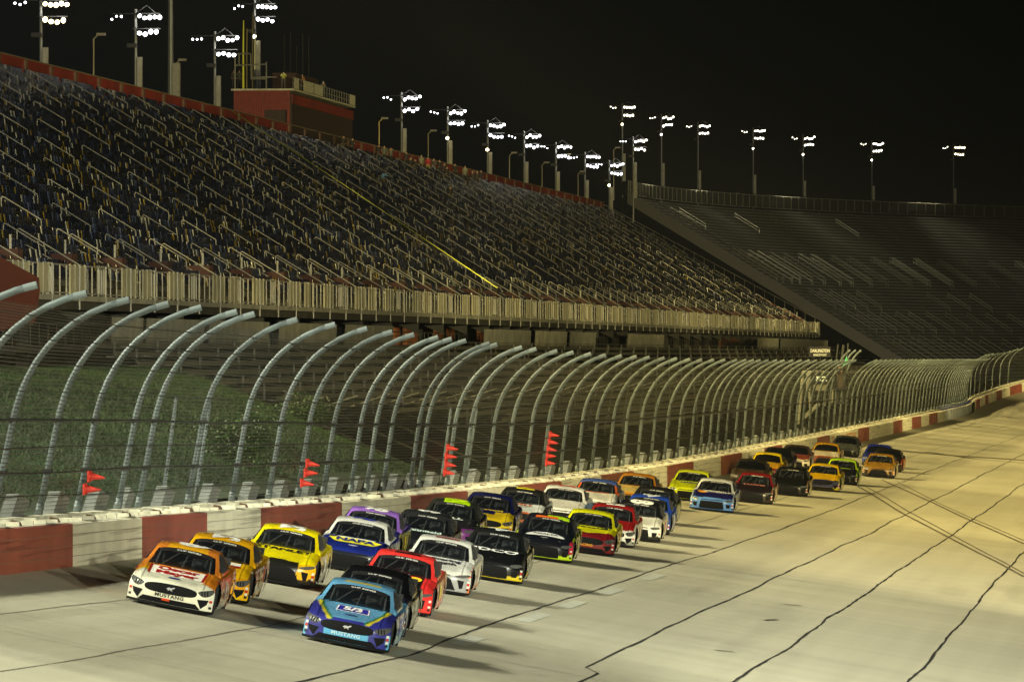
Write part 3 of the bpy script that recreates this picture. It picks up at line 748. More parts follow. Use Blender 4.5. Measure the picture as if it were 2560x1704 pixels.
def light_pole(base, head, label, c='w', left='w', low=None, grp='stadium light poles'):
    """base, head: world points; head is the top bank height"""
    t = empty('light_pole', base); tag(t, label, 'light pole', grp); B = Vector(base); Hh = head-B.z
    g = MB_(); g.tube([(0, 0, 0), (0, 0, Hh*.5), (0, 0, Hh+.7)], .17, 8, .11); g.build('pole', pole_m, t)
    g = MB_(); ct = Hh-(7.0 if 'turn' in grp else 2.9); g.box(.14, .50, -.2, .2, ct-(4.2 if 'turn' in grp else 5.0), ct); g.build('ballast_cabinet', cab_m, t)
    g = MB_()
    for dz, x0, x1 in ((0, -1.9, 1.9), (-1.15, -.2, 1.9)):
        g.tube([(x0, -.2, Hh+dz+.35), (x1, -.2, Hh+dz+.35)], .05, 5)
    g.tube([(0, -.2, Hh+.35), (.9, -.35, Hh+.95), (1.6, -.2, Hh+.35)], .03, 4)
    g.box(-.6, .1, -.5, -.1, Hh-2.2, Hh-1.9); g.build('crossarm', black_m, t)
    def put(x, z, k, s=1.0):
        o = inst('lamp', LM[k], t, (x, -.35, z)); o.scale = (s, s, s*random.uniform(.85, 1.1)); o.rotation_euler = (random.uniform(-.2, .2), 0, random.uniform(-.3, .3))
        h_ = inst('lamp_housing', LHm, o)
    for i in range(5): put(.35+i*.38, Hh+.05+random.uniform(-.12, .12)+.08*math.sin(i*2), c, 1.1)
    for i in range(4): put(.35+i*.42, Hh-1.1+random.uniform(-.14, .12), c, 1.2)
    for i in range(3): put(-1.75+i*.36, Hh+.05+random.uniform(-.15, .15), left, .62)
    if 'turn' not in grp:
        PL_ = bpy.data.lights.new('pole_lamp', 'POINT'); PL_.energy = 420; PL_.color = (1, .97, .86); PL_.shadow_soft_size = .5
        po = bpy.data.objects.new('pole_lamp', PL_); link(po); po.location = (base[0]+1.4, base[1]-.9, head+.2)
    if low: put(0.0, Hh-2.5-random.random()*.3, low, 1.25)
    return t
names = ['far left edge', 'second from the left', 'just left of the tower deck', 'behind the tower deck, top cut off by the frame',
         'first right of the tower', 'second right of the tower', 'third right of the tower', 'fourth right of the tower, beside a leaning brace', 'fifth right of the tower, beside a leaning brace',
         'sixth right of the tower', 'seventh right of the tower, smallest of the near row']
PL = [(100, 12, 'y', None), (318, 42, 'w', None), (500, 92, 'w', None), (592, 18, 'w', 'm'), (930, 228, 'w', None), (1036, 260, 'w', 'y'), (1128, 290, 'w', 'y'),
      (1212, 315, 'w', None), (1285, 340, 'w', None), (1352, 362, 'w', None), (1408, 380, 'w', 'y')]
for (x, y, c, low), nm in zip(PL, names):
    X = -80 if x != 592 else -84
    p = at_x((x-6)*.4346, y*.4346, X); light_pole((p.x, p.y, CZ+8), p.z, 'white floodlight pole behind the grandstand, '+nm, c, 'w', low, 'floodlight poles behind the grandstand')
p = at_x(392*.4346, -40, -84); g = MB_()
tpole = empty('light_pole', (p.x, p.y, CZ+6)); tag(tpole, 'tall pole left of the tower whose lamps are above the picture', 'light pole', 'floodlight poles behind the grandstand')
g.tube([(0, 0, 0), (0, 0, p.z-CZ-6)], .34, 8, .2); g.build('pole', pole_m, tpole)
g = MB_(); g.box(.2, .8, -.3, .3, 10.5, 17.5); g.build('ballast_cabinet', cab_m, tpole)
tn = ['first of the turn row, behind the near row', 'second of the turn row', 'third of the turn row', 'fourth of the turn row', 'fifth of the turn row', 'sixth of the turn row', 'last bright one on the right', 'cut by the right edge of the picture']
TP = [(1432, 248, 'm', 'y'), (1522, 272, 'm', 'm'), (1606, 291, 'm', None), (1733, 303, 'm', 'm'), (1848, 318, 'm', 'm'), (2006, 332, 'm', 'm'), (2194, 340, 'y', None)]
for (x, y, c, low), nm in zip(TP, tn):
    lo, hi = 0.0, 1.2; q = ray(x*.4346, 300)
    for _ in range(40):
        m_ = (lo+hi)/2; P_ = farp(426, m_, 0)
        if P_.x/P_.y < q.x/q.y: lo = m_
        else: hi = m_
    P_ = farp(426, lo, 0); hz = at_y(x*.4346, y*.4346, P_.y).z
    t = light_pole((P_.x, P_.y, CZ+10), hz, 'warm floodlight pole beyond the far grandstand, '+nm, c, 'm', low, 'floodlight poles round the turn')
p = at_x(1457*.4346, 325*.4346, -80); t = light_pole((p.x, p.y, CZ-4), p.z, 'floodlight pole standing in the gap between the two grandstands', 'm', 'w', None, 'floodlight poles behind the grandstand')
# dim street lamps behind
for n_, (x, y0, y1) in enumerate(((215, 90, 175), (403, 148, 235), (872, 280, 338), (985, 308, 365), (1172, 358, 410), (1247, 380, 430), (1412, 345, 440), (1690, 448, 470), (1762, 452, 480), (1885, 462, 490), (2107, 470, 490), (1330, 400, 440))):
    p = at_x(x*.4346, y0*.4346, -86); q = at_x(x*.4346, (y1+20)*.4346, -86)
    if x > 1600:
        p = at_y(x*.4346, y0*.4346, 1420); q = at_y(x*.4346, (y1+20)*.4346, 1420)
    o = empty('street_lamp', q); tag(o, ['unlit street lamp behind the red wall at far left', 'unlit street lamp left of the tower, by the tall pole', 'yellowish street lamp above the spectators at the back wall',
        'thin street lamp between first two poles right of the tower', 'thin street lamp between third and fourth poles', 'thin street lamp between fourth and fifth poles', 'tiny lamp left of the tall turn pole',
        'tiny lamp above the far grandstand, first', 'tiny lamp above the far grandstand, second', 'tiny lamp above the far grandstand, third', 'tiny lamp above the far grandstand, farthest right', 'thin street lamp between fifth and sixth poles'][n_], 'street lamp', 'small lamps behind the grandstands')
    h = p.z-q.z; g = MB_(); g.tube([(0, 0, 0), (0, 0, h), (.35, 0, h+.35)], .09, 5, .06)
    g.build('pole', mat('street_pole', (.30, .28, .2), .6) if n_ != 2 else mat('street_pole_lit_yellow', (.5, .42, .18), .6), o)  # one pole coloured brighter and yellower, as if lit
    g = MB_(); g.box(.25, .95, -.15, .15, h+.28, h+.48); g.build('lamp_head', cab_m, o)
# ------------------------------------------------------------------ tower building on the back of the stand
TY0, TY1, TX0, TX1, TZ = 636.0, 682.0, -78.1, -82.9, 22.35
tb = empty('control_tower', (TX0, TY0, CZ+17.5)); tag(tb, 'red corrugated press building with a railed roof deck at the back of the grandstand', 'building')
def tl(x, y, z): return (x-TX0, y-TY0, z-17.5)
g = MB_()
for i in range(22):                                          # corrugated near wall with a doorway to the right
    xa = TX1+(TX0-TX1)*i/22; xb = TX1+(TX0-TX1)*(i+1)/22; zlo = 17.2 if (xb < -80.1 or xa > -78.5) else 20.7
    a, b = tl(xa, TY0, zlo), tl(xb, TY0+.15, TZ); g.box(a[0], b[0]-.06, a[1], b[1], a[2], b[2]); g.box(b[0]-.06, b[0], a[1]+.08, b[1], a[2], b[2])
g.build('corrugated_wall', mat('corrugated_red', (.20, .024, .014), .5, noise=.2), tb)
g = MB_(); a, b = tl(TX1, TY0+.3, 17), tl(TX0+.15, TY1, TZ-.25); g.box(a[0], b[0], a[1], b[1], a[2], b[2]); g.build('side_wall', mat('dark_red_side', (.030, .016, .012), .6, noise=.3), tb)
g = MB_(); a, b = tl(TX0+.16, TY0+.2, TZ-1.1), tl(TX0+.25, TY1, TZ-.3); g.box(a[0], b[0], a[1], b[1], a[2], b[2]); g.build('fascia', red_p, tb)
g = MB_(); a, b = tl(TX1-.2, TY0-.2, TZ), tl(TX0+.4, TY1+.2, TZ+.15); g.box(a[0], b[0], a[1], b[1], a[2], b[2]); g.build('deck', mat('deck_edge', (.5, .5, .42), .6, noise=.3), tb)
g = MB_()
for (x0, z0, x1, z1) in ((TX1+.1, 22.5, TX1+.1, 25.2), (TX1+.1, 25.5, TX1+1.45, 25.5), (TX1+1.45, 25.5, TX1+1.5, 23.4), (TX1+.1, 24.5, TX1+2.8, 24.6), (TX1+2.8, 24.8, TX1+2.8, 22.5), (TX1+1.45, 23.5, TX1+3.7, 23.5), (TX1+1.45, 23.35, TX1+2.8, 23.35), (TX1+.45, 25.5, TX1+.45, 24.5)):
    g.tube([tl(x0, TY0, z0), tl(x1, TY0, z1)], .06, 5)
for z_ in (23.5, 23.0):
    g.tube([tl(TX0+.3, TY0, z_), tl(TX0+.3, TY1, z_-.1)], .04, 4)
for y in np.arange(TY0, TY1+.1, 1.9): g.tube([tl(TX0+.3, y, TZ), tl(TX0+.3, y, 23.5)], .035, 4)
g.build('deck_rail', rail_m, tb)
g = MB_()
for y0, y1 in ((TY0+.4, TY0+3.5), (TY0+7, TY0+14), (TY0+15, TY0+21), (TY1-4, TY1)):
    a, b = tl(TX0+.36, y0, TZ+.2), tl(TX0+.40, y1, 23.45); g.box(a[0], b[0], a[1], b[1], a[2], b[2])
g.build('white_rail_cloth', mat('rail_cloth', (.5, .5, .42), .7, noise=.3), tb)
g = MB_(); a, b = tl(TX0-2.6, TY0+9, TZ+.1), tl(TX0-.6, TY0+26, 24.2); g.box(a[0], b[0], a[1], b[1], a[2], b[2]); g.build('roof_cabin', mat('cabin_red', (.035, .014, .009), .7), tb)
for n_, (x, z0, h, m_, lbl) in enumerate(((TX1+.62, 22.5, 5.9, yellow_m, 'tallest bright yellow mast on the tower roof deck'), (TX1+.92, 22.5, 5.2, mat('mast_brown', (.25, .2, .08), .6), 'brown mast beside the tall yellow one on the tower deck'),
        (TX1+1.62, 24.2, 3.0, mat('mast_pale', (.75, .75, .5), .5), 'pale short mast at the right of the tower deck frame'), (TX1+1.42, 22.5, 6.6, mat('mast_olive', (.16, .13, .03), .6), 'thin olive mast between the tall yellow and the pale one'))):
    g = MB_(); g.tube([(0, 0, 0), (0, 0, h*.6), (.03, 0, h)], .10 if n_ == 0 else .06, 6, .05)
    tag(g.build('mast', m_, loc=(x, TY0+1.5, CZ+z0)), lbl, 'mast', 'masts on the tower deck')
for k in range(5):
    g = MB_(); x = TX0-1.2-k*.25; g.tube([(0, 0, 0), (0, 0, 2.3+random.random()*2)], .03, 4)
    tag(g.build('antenna', steel_d, loc=(x, TY0+6+k*6.5, CZ+24.2)), ('leftmost', 'second from the left', 'middle', 'second from the right', 'rightmost')[k]+' of the five thin whip antennas on the tower roof', 'antenna', 'whip antennas on the tower roof')
# ------------------------------------------------------------------ flag stand, banner, score sign
fsd = at_x(2075*D, 1000*D, -28.9); FY = fsd.y
fl = empty('flag_stand', (-28.6, FY, CZ-3)); tag(fl, 'steel flag stand rising through the catch fence at the start line', 'flag stand')
def fp(px, py, dy=0): p = at_y(px, py, FY+dy); return p-Vector((-28.6, FY, CZ-3))
def zz5(x, y): return (1950+x/7.128)*D, (840+y/7.128)*D
g = MB_()
for x0, y0, x1, y1, r in ((1035, 140, 985, 580, .06), (1130, 150, 1085, 590, .10), (1215, 120, 1150, 880, .06), (1020, 590, 1020, 1160, .09), (1125, 600, 1115, 1160, .07), (985, 580, 985, 900, .06)):
    g.tube([fp(*zz5(x0, y0)), fp(*zz5(x1, y1))], r, 5)
g.build('frame', steel_d, fl)
g = MB_(); a = fp(*zz5(1040, 600)); b = fp(*zz5(1120, 950)); g.box(min(a.x, b.x), max(a.x, b.x), -.3, .3, b.z, a.z); g.build('ladder_cage', mat('cage', (.12, .09, .06), .7), fl)
g = MB_(); a = fp(*zz5(1010, 1160)); b = fp(*zz5(1220, 1200)); g.box(a.x, b.x, -1, 1, b.z, a.z); a = fp(*zz5(860, 910)); b = fp(*zz5(1200, 945)); g.box(a.x, b.x, -1, 1, b.z, a.z); g.build('platform', black_m, fl)
g = MB_()
for i in range(8): a = fp(*zz5(1040, 640+i*40)); b = fp(*zz5(1122, 640+i*40)); g.tube([a-Vector((0, .35, 0)), b-Vector((0, .35, 0))], .03, 4)
g.build('rung', steel_d, fl)
P_ = [at_y(*zz5(x, y), FY-.6) for x, y in ((1185, 350), (1215, 430), (1210, 500), (1165, 530), (1120, 525), (1160, 420))]
c = sum(P_, Vector())/6; g = MB_(); Q = [p-c for p in P_]
n_ = len(Q); g.add([Vector((0, -.15, 0))]+Q+[q*1.0+Vector((0, .05, 0)) for q in Q]+[Vector((0, -.10, 0))], [(0, i+1, (i+1) % n_+1) for i in range(n_)]+[(2*n_+1, n_+1+(i+1) % n_, n_+1+i) for i in range(n_)]+[(i+1, n_+1+i, n_+1+(i+1) % n_, (i+1) % n_+1) for i in range(n_)])
tag(g.build('green_flag', mat('flag_green', (.10, .62, .28), .6, noise=.3, nscale=2), loc=c), 'waving green flag held out from the flag stand', 'flag')
# black banner sign
sgn = at_x(2005*D, 880*D, -33); g = MB_(); p0 = at_x(1950*D+(510/7.128)*D, (840+180/7.128)*D, -31); p1 = at_y((1950+905/7.128)*D, (840+365/7.128)*D, p0.y)
sg = empty('banner_sign', (p0.x, p0.y, p1.z)); tag(sg, 'black sign with white raceway lettering hung above the fence by the flag stand', 'sign')
g = MB_(); g.box(0, p1.x-p0.x, 0, .12, 0, p0.z-p1.z); g.build('sign_board', black_m, sg)
wS, hS = p1.x-p0.x, p0.z-p1.z
def put_text(parent, txt, cx, cz, wide, m_, nm='lettering', y=-.01, tall=None, ext=.0):
    v, f = text_verts(txt, 1.0, .03, 9)
    xs = [q[0] for q in v]; ys = [q[1] for q in v]; k = wide/(max(xs)-min(xs)); mx = (max(xs)+min(xs))/2; my = (max(ys)+min(ys))/2
    ky = k if tall is None else tall/(max(ys)-min(ys))
    g = MB_(); g.add([(cx+(x-mx)*k, y, cz+(yy-my)*ky) for x, yy, z_ in v], f); return g.build(nm, m_, parent)
wl_m = mat('sign_white', (.75, .75, .68), .6)
put_text(sg, 'DARLINGTON', wS*.52, hS*.60, wS*.86, wl_m, tall=hS*.33); put_text(sg, 'RACEWAY', wS*.52, hS*.2, wS*.6, wl_m, tall=hS*.22)
# pale frame with a lit number board
nb = at_x((1950+620/7.128)*D, (840+980/7.128)*D, -30.5)
bo = empty('number_board', nb); tag(bo, 'white framed board with pale number panels beside the flag stand', 'scoreboard')
def np_(x, y): return at_y(*zz5(x, y), nb.y)-nb
g = MB_()
for x0, y0, x1, y1, r in ((415, 620, 320, 1560, .12), (520, 980, 545, 1320, .10), (800, 960, 800, 1240, .06), (940, 950, 930, 1180, .08), (700, 1190, 430, 1440, .16), (400, 620, 850, 625, .06)):
    g.tube([np_(x0, y0), np_(x1, y1)], r, 5)
g.build('frame', mat('board_frame', (.30, .29, .23), .6), bo)
g = MB_(); a, b = np_(465, 625), np_(545, 965); g.box(a.x, b.x, -.1, .1, b.z, a.z); g.build('side_panel', mat('board_white', (.32, .32, .27), .6, noise=.15), bo)
g = MB_(); a, b = np_(580, 650), np_(850, 860); g.box(a.x, b.x, -.05, .15, b.z, a.z); g.build('dark_panel', black_m, bo)
g = MB_(); a, b = np_(590, 862), np_(850, 960); g.box(a.x, b.x, -.08, .15, b.z, a.z); g.build('lower_panel', cream, bo)
a, b = np_(640, 710), np_(840, 795); put_text(bo, '52', (a.x+b.x)/2, (a.z+b.z)/2, b.x-a.x, mat('board_digits', (.9, .95, .7), .5, emit=(.9, 1, .6), estr=.5), 'digits', -.07, tall=a.z-b.z)
# ------------------------------------------------------------------ people
def person_mesh(pose):
    """one continuous skinned body; pose: dict of joint offsets"""
    J = {'pel': (0, 0, .95), 'sp': (0, .0, 1.2), 'ch': (.02, 0, 1.4), 'nk': (.03, 0, 1.52), 'hd': (.05, 0, 1.62), 'top': (.05, 0, 1.74),
         'ls': (.02, .18, 1.42), 'rs': (.02, -.18, 1.42), 'le': (.06, .25, 1.16), 're': (.06, -.25, 1.16), 'lw': (.22, .2, .98), 'rw': (.22, -.2, .98), 'lh': (.29, .18, .95), 'rh': (.29, -.18, .95),
         'lhp': (0, .1, .92), 'rhp': (0, -.1, .92), 'lk': (.03, .12, .5), 'rk': (.03, -.12, .5), 'la': (0, .13, .09), 'ra': (0, -.13, .09), 'lt': (.16, .15, .04), 'rt': (.16, -.15, .04)}
    J.update(pose); R = {'pel': .15, 'sp': .13, 'ch': .15, 'nk': .06, 'hd': .10, 'top': .07, 'ls': .075, 'rs': .075, 'le': .05, 're': .05, 'lw': .035, 'rw': .035, 'lh': .04, 'rh': .04,
         'lhp': .10, 'rhp': .10, 'lk': .065, 'rk': .065, 'la': .045, 'ra': .045, 'lt': .04, 'rt': .04}
    ks = list(J); E = [('pel', 'sp'), ('sp', 'ch'), ('ch', 'nk'), ('nk', 'hd'), ('hd', 'top'), ('ch', 'ls'), ('ch', 'rs'), ('ls', 'le'), ('rs', 're'), ('le', 'lw'), ('re', 'rw'), ('lw', 'lh'), ('rw', 'rh'),
         ('pel', 'lhp'), ('pel', 'rhp'), ('lhp', 'lk'), ('rhp', 'rk'), ('lk', 'la'), ('rk', 'ra'), ('la', 'lt'), ('ra', 'rt')]
    me = bpy.data.meshes.new('p'); me.from_pydata([J[k] for k in ks], [(ks.index(a), ks.index(b)) for a, b in E], []); o = bpy.data.objects.new('p', me); S.collection.objects.link(o)
    o.modifiers.new('s', 'SKIN'); sk = me.skin_vertices[0] if len(me.skin_vertices) else None
    if sk is None:
        bm = bmesh.new(); bm.from_mesh(me); bm.verts.layers.skin.verify(); bm.to_mesh(me); bm.free(); sk = me.skin_vertices[0]
    for i, k_ in enumerate(ks): sk.data[i].radius = (R[k_], R[k_]); sk.data[i].use_root = (k_ == 'pel')
    m2 = o.modifiers.new('u', 'SUBSURF'); m2.levels = 1; m2.render_levels = 1
    dg = bpy.context.evaluated_depsgraph_get(); r = bpy.data.meshes.new_from_object(o.evaluated_get(dg)); bpy.data.objects.remove(o)
    r.polygons.foreach_set('use_smooth', [True]*len(r.polygons)); return r, J
def col_mat(name, rough=.7, coat=0.0):
    m = bpy.data.materials.new(name); m.use_nodes = True; t = m.node_tree; b = t.nodes['Principled BSDF']
    a = t.nodes.new('ShaderNodeAttribute'); a.attribute_name = 'col'; t.links.new(a.outputs['Color'], b.inputs['Base Color'])
    b.inputs['Roughness'].default_value = rough; b.inputs['Coat Weight'].default_value = coat; b.inputs['Coat Roughness'].default_value = .06
    return m
cloth_m = col_mat('person_clothes')
POSES = [{}, {'lw': (.3, .12, 1.2), 'lh': (.34, .08, 1.28), 'le': (.12, .26, 1.16)}, {'rw': (.25, -.1, 1.55), 'rh': (.24, -.06, 1.6), 're': (.22, -.28, 1.35), 'lw': (.25, .1, 1.55), 'lh': (.24, .06, 1.6), 'le': (.22, .28, 1.35)},
         {'ch': (.3, 0, 1.25), 'sp': (.14, 0, 1.13), 'nk': (.4, 0, 1.3), 'hd': (.5, 0, 1.34), 'top': (.6, 0, 1.38), 'ls': (.3, .18, 1.25), 'rs': (.3, -.18, 1.25), 'le': (.45, .22, 1.05), 're': (.45, -.22, 1.05), 'lw': (.7, .2, 1.05), 'rw': (.7, -.2, 1.05), 'lh': (.78, .2, 1.06), 'rh': (.78, -.2, 1.06)}]
PM = [person_mesh(p) for p in POSES]
def person(loc, rz, pose, top, legs, label, skin=(.45, .28, .2), hair=(.03, .02, .015), group='spectators at the back wall', cap=None):
    base, J = PM[pose]; me = base.copy(); at = me.attributes.new('col', 'FLOAT_COLOR', 'POINT'); n_ = len(me.vertices)
    co_ = np.zeros(n_*3); me.vertices.foreach_get('co', co_); co_ = co_.reshape(-1, 3); C = np.tile(np.array((*top, 1.0)), (n_, 1))
    C[co_[:, 2] < .93] = (*legs, 1); C[co_[:, 2] < .09] = (.02, .02, .02, 1)
    hd, nk = np.array(J['hd']), np.array(J['nk'])
    dh = np.linalg.norm(co_-hd, axis=1); sk_ = dh < .17; C[sk_] = (*skin, 1)
    up = np.array(J['top'])-hd; hairm = sk_ & (((co_-hd)@up > .004) | (co_[:, 0] < hd[0]-.03)); C[hairm] = (*(cap or hair), 1)
    for h_ in ('lh', 'rh', 'lw', 'rw'): C[np.linalg.norm(co_-np.array(J[h_]), axis=1) < .075] = (*skin, 1)
    at.data.foreach_set('color', C.reshape(-1)); me.materials.clear(); me.materials.append(cloth_m)
    o = inst('person', me, None, loc); o.rotation_euler = (0, 0, rz); return tag(o, label, 'person', group)
G_, K_, RD, WH_ = (.16, .18, .14), (.015, .015, .018), (.35, .04, .035), (.5, .5, .42)
def spect(zx, zy, top, legs, label, pose=0, row_i=None, cap=None, rz=-1.2):
    """zx,zy: feet in the zoomed view of the back rows"""
    px, py = (880+zx/5.61)*D, (320+zy/5.61)*D
    X = -76.9 if row_i is None else row(row_i)[0]; Zr = row(NR-1 if row_i is None else row_i)[1]
    p = at_x(px, py, X); person((X, p.y, CZ+Zr), rz+random.uniform(-.3, .3), pose, top, legs, label, cap=cap)
spect(450, 540, (.12, .14, .11), K_, 'person in a grey jacket at the left end of the spectators', cap=(.2, .2, .15))
spect(545, 560, (.10, .11, .09), K_, 'person in dark grey holding up a hand beside the grey jacket', 2)
spect(372, 530, K_, K_, 'person in black just right of the yellowish street lamp', 1)
spect(760, 560, (.02, .022, .03), K_, 'tall person in a black hooded coat below the back wall corner')
spect(820, 640, K_, (.02, .02, .03), 'person in black with a white face mask left of the khaki pair', cap=(.4, .4, .4), row_i=NR-3)
spect(885, 700, K_, K_, 'person in black bending low beside the white masked one', 1, NR-3)
spect(970, 640, (.24, .26, .19), (.12, .12, .1), 'person in a pale olive jacket and white cap beside the red jacket', cap=(.6, .6, .5))
spect(1065, 640, (.42, .035, .04), (.35, .33, .12), 'person in a red jacket and khaki trousers')
spect(1145, 690, (.05, .055, .04), (.10, .13, .25), 'person in dark top and blue jeans right of the red jacket', 1)
spect(1225, 690, (.012, .012, .014), K_, 'person in black coat right of the blue jeans')
spect(1290, 740, K_, K_, 'person in black leaning by the red wall panel', row_i=NR-2)
spect(1330, 760, (.015, .015, .018), K_, 'person in black with a pale mask in front of the red wall', 0, NR-3)
spect(1440, 690, (.010, .010, .010), K_, 'heavy person all in black against the red wall')
spect(1585, 760, (.30, .33, .25), (.2, .2, .17), 'person in a light grey green jacket pointing with one arm', 1, cap=(.5, .5, .4))
spect(1620, 820, K_, K_, 'person in black crouched below the pointing one', 3, NR-3)
spect(1690, 830, (.02, .02, .02), K_, 'person in black raising a white phone at the right', 2, NR-2)
spect(1755, 830, (.03, .03, .03), K_, 'person in a pale cap and black coat at the right end', 0, NR-2, cap=(.5, .5, .4))
spect(1810, 840, K_, K_, 'last person in black at the right end of the spectators')
spect(430, 1050, (.10, .30, .62), (.06, .05, .04), 'person in a blue jacket with yellow vest leaning over a lower row', 3, 25)
spect(1375, 1110, (.008, .008, .008), K_, 'person in black standing alone lower in the seats', 0, 24)
def deck(px, py, Y, top, legs, label, pose, X=None, cap=None):
    p = at_y(px*D, py*D, Y); person((p.x, Y, CZ+TZ+.15), -1.4, pose, top, legs, label, group='people on the tower deck', cap=cap)
deck(708, 210, TY0+1.0, (.7, .75, .18), (.1, .1, .1), 'person in a hi vis yellow jacket leaning over the tower deck rail', 3, cap=(.7, .7, .6))
deck(585, 208, TY0+2.5, (.05, .05, .045), K_, 'person in black behind the frame at the left of the tower deck', 0)
deck(598, 208, TY0+3.2, (.08, .08, .07), K_, 'second dark person behind the tower deck frame', 0)
deck(755, 216, TY0+14, (.3, .12, .02), K_, 'person in an orange vest in the middle of the tower deck', 0, cap=(.6, .6, .5))
deck(808, 218, TY0+30, (.12, .12, .1), K_, 'person crouching over a tripod near the right end of the tower deck', 1, cap=(.4, .4, .4))
p = at_y(*zz5(1060, 590), FY); person((p.x, FY-.2, fl.location.z+fp(*zz5(1060, 910)).z+.0), -1.4, 1, (.02, .02, .02), (.03, .03, .03), 'flag marshal in dark clothes on the flag stand', group='race officials')
# people on the concourse edge left of the tower base
spect(5, 400, K_, K_, 'person in a dark coat beside the tower doorway', 1)
spect(-120, 350, (.02, .015, .012), K_, 'person in dark clothes seated under the tower', 0)

# ------------------------------------------------------------------ stock cars
def resample(pts, n):
    P = np.array(pts, float); d = np.r_[0, np.cumsum(np.maximum(.02, np.linalg.norm(np.diff(P[:, :2], axis=0), axis=1)))]
    t_ = np.linspace(0, d[-1], n); out = np.zeros((n, P.shape[1]))
    T = np.zeros_like(P); T[1:-1] = (P[2:]-P[:-2])/(d[2:]-d[:-2])[:, None]; T[0] = (P[1]-P[0])/d[1]; T[-1] = (P[-1]-P[-2])/(d[-1]-d[-2])
    for k, q in enumerate(t_):
        i = min(len(P)-2, max(0, int(np.searchsorted(d, q, 'right'))-1)); h = d[i+1]-d[i]; a = (q-d[i])/h
        out[k] = (2*a**3-3*a**2+1)*P[i]+(a**3-2*a**2+a)*h*T[i]+(-2*a**3+3*a**2)*P[i+1]+(a**3-a**2)*h*T[i+1]
    return out
# x, z, half width, plan pull back at the corner, shoulder drop
SH = [(2.36, .095, .965, .34, .0), (2.41, .28, .97, .35, .0), (2.42, .43, .97, .36, .0), (2.37, .56, .955, .36, .01), (2.25, .625, .945, .30, .03), (1.95, .69, .94, .16, .05),
      (1.5, .77, .94, .05, .06), (.95, .86, .945, 0, .07), (.2, .87, .95, 0, .07), (-.8, .885, .955, 0, .06), (-1.7, .93, .955, 0, .05), (-2.25, .96, .94, .03, .05),
      (-2.40, .93, .93, .06, .03), (-2.42, .6, .92, .06, .0), (-2.36, .22, .91, .06, .0)]
GH = [(1.12, .85, .875), (.62, 1.04, .81), (.22, 1.20, .745), (.10, 1.245, .725), (-.05, 1.29, .71), (-.4, 1.34, .695), (-.8, 1.34, .69), (-1.1, 1.29, .70), (-1.55, 1.12, .73), (-2.05, .95, .77)]
NS, NT = 118, 57
shp = resample(SH, NS); ts = np.linspace(-1, 1, NT)
def shell_pt(r, t_):
    x, z, hw, pl, dr = r; a = abs(t_)
    fb_ = .045*math.exp(-((a-.80)/.13)**2)*max(0, min(1, (x-.7)/.4))*max(0, min(1, (2.35-x)/.5))
    return (x-pl*a**3.2, t_*hw*(1 if a < .9 else 1), z-dr*a**6+fb_-.012*a*a)
shellP = np.array([[shell_pt(r, t_) for t_ in ts] for r in shp])     # NS,NT,3
ghp = resample(GH, 64); NG = 37; tg = np.linspace(-1, 1, NG)
def gh_pt(r, t_):
    x, z, hw = r; a = abs(t_); k = max(0, min(1, (x+.2)/.9)); k2 = max(0, min(1, (-.9-x)/.9))
    return (x-.30*k*a**2.2+.12*k2*a*a, t_*hw, z-.045*a**3.5-.01*a*a)
ghP = np.array([[gh_pt(r, t_) for t_ in tg] for r in ghp])
WHL = [(1.36, .335), (-1.42, .335)]
def side_grid(sg):
    i0 = 26
    top = shellP[i0:NS-22, -1]; ex = []
    xs = np.linspace(top[0][0], -2.36, 130); tz = np.interp(-xs, -top[:, 0][::1], top[:, 2]); ty = np.interp(-xs, -top[:, 0], top[:, 1])
    zs = np.linspace(0, 1, 20); P = []
    for x, zt_, yt in zip(xs, tz, ty):
        col = []
        for v in zs:
            z = .085+(zt_-.085)*v
            bul = .055*math.sin(min(1, v/.75)*math.pi*.5)*(1-v)**.6*1.6 if v < 1 else 0
            y = .95+(yt-.95)*v+bul
            for wx, wz in WHL:
                d = math.hypot(x-wx, z-wz)
                if d < .52: y += .018*(1-max(0, (d-.42))/.1)
            if x > 1.75: y -= (x-1.75)**2*.35
            col.append((x, y*sg, z))
        P.append(col)
    return np.array(P)
SIDE = {1: side_grid(1), -1: side_grid(-1)}
def np_grid(P): r, c = P.shape[:2]; return P.reshape(-1, 3), [(i*c+j, i*c+j+1, (i+1)*c+j+1, (i+1)*c+j) for i in range(r-1) for j in range(c-1)]
def sub(V, Fc, keep):
    Fk = [f for f in Fc if keep(sum(V[i] for i in f)/len(f))]
    used = sorted({i for f in Fk for i in f}); mp = {a: b for b, a in enumerate(used)}
    return V[used], [tuple(mp[i] for i in f) for f in Fk]
sv_, sf_ = np_grid(shellP)
is_hood = lambda c: .93 < c[0] < 2.20 and abs(c[1]) < .70 and c[2] > .6
hoodV, hoodF = sub(sv_, sf_, is_hood)
bodyV, bodyF = sub(sv_, sf_, lambda c: not is_hood(c))
for sg in (1, -1):
    v_, f_ = np_grid(SIDE[sg]); v_, f_ = sub(v_, f_, lambda c: all(math.hypot(c[0]-a, c[2]-b) > .375 for a, b in WHL))
    for p in v_:                                       # snap the arch edges to circles
        for a, b in WHL:
            d = math.hypot(p[0]-a, p[2]-b)
            if d < .40: p[0] = a+(p[0]-a)/d*.37; p[2] = b+(p[2]-b)/d*.37
    n0 = len(bodyV); bodyV = np.vstack([bodyV, v_]); bodyF = bodyF+[tuple(i+n0 for i in (f if sg < 0 else f[::-1])) for f in f_]
gv, gf_ = np_grid(ghP)
is_ws = lambda c: .10 < c[0] and abs(c[1]) < .95*np.interp(c[0], [.1, 1.1], [.725, .87])-.015 and c[2] > .86+0*c[0]
is_ban = lambda c: False
is_rw = lambda c: c[0] < -1.08 and abs(c[1]) < .60 and c[2] > .96
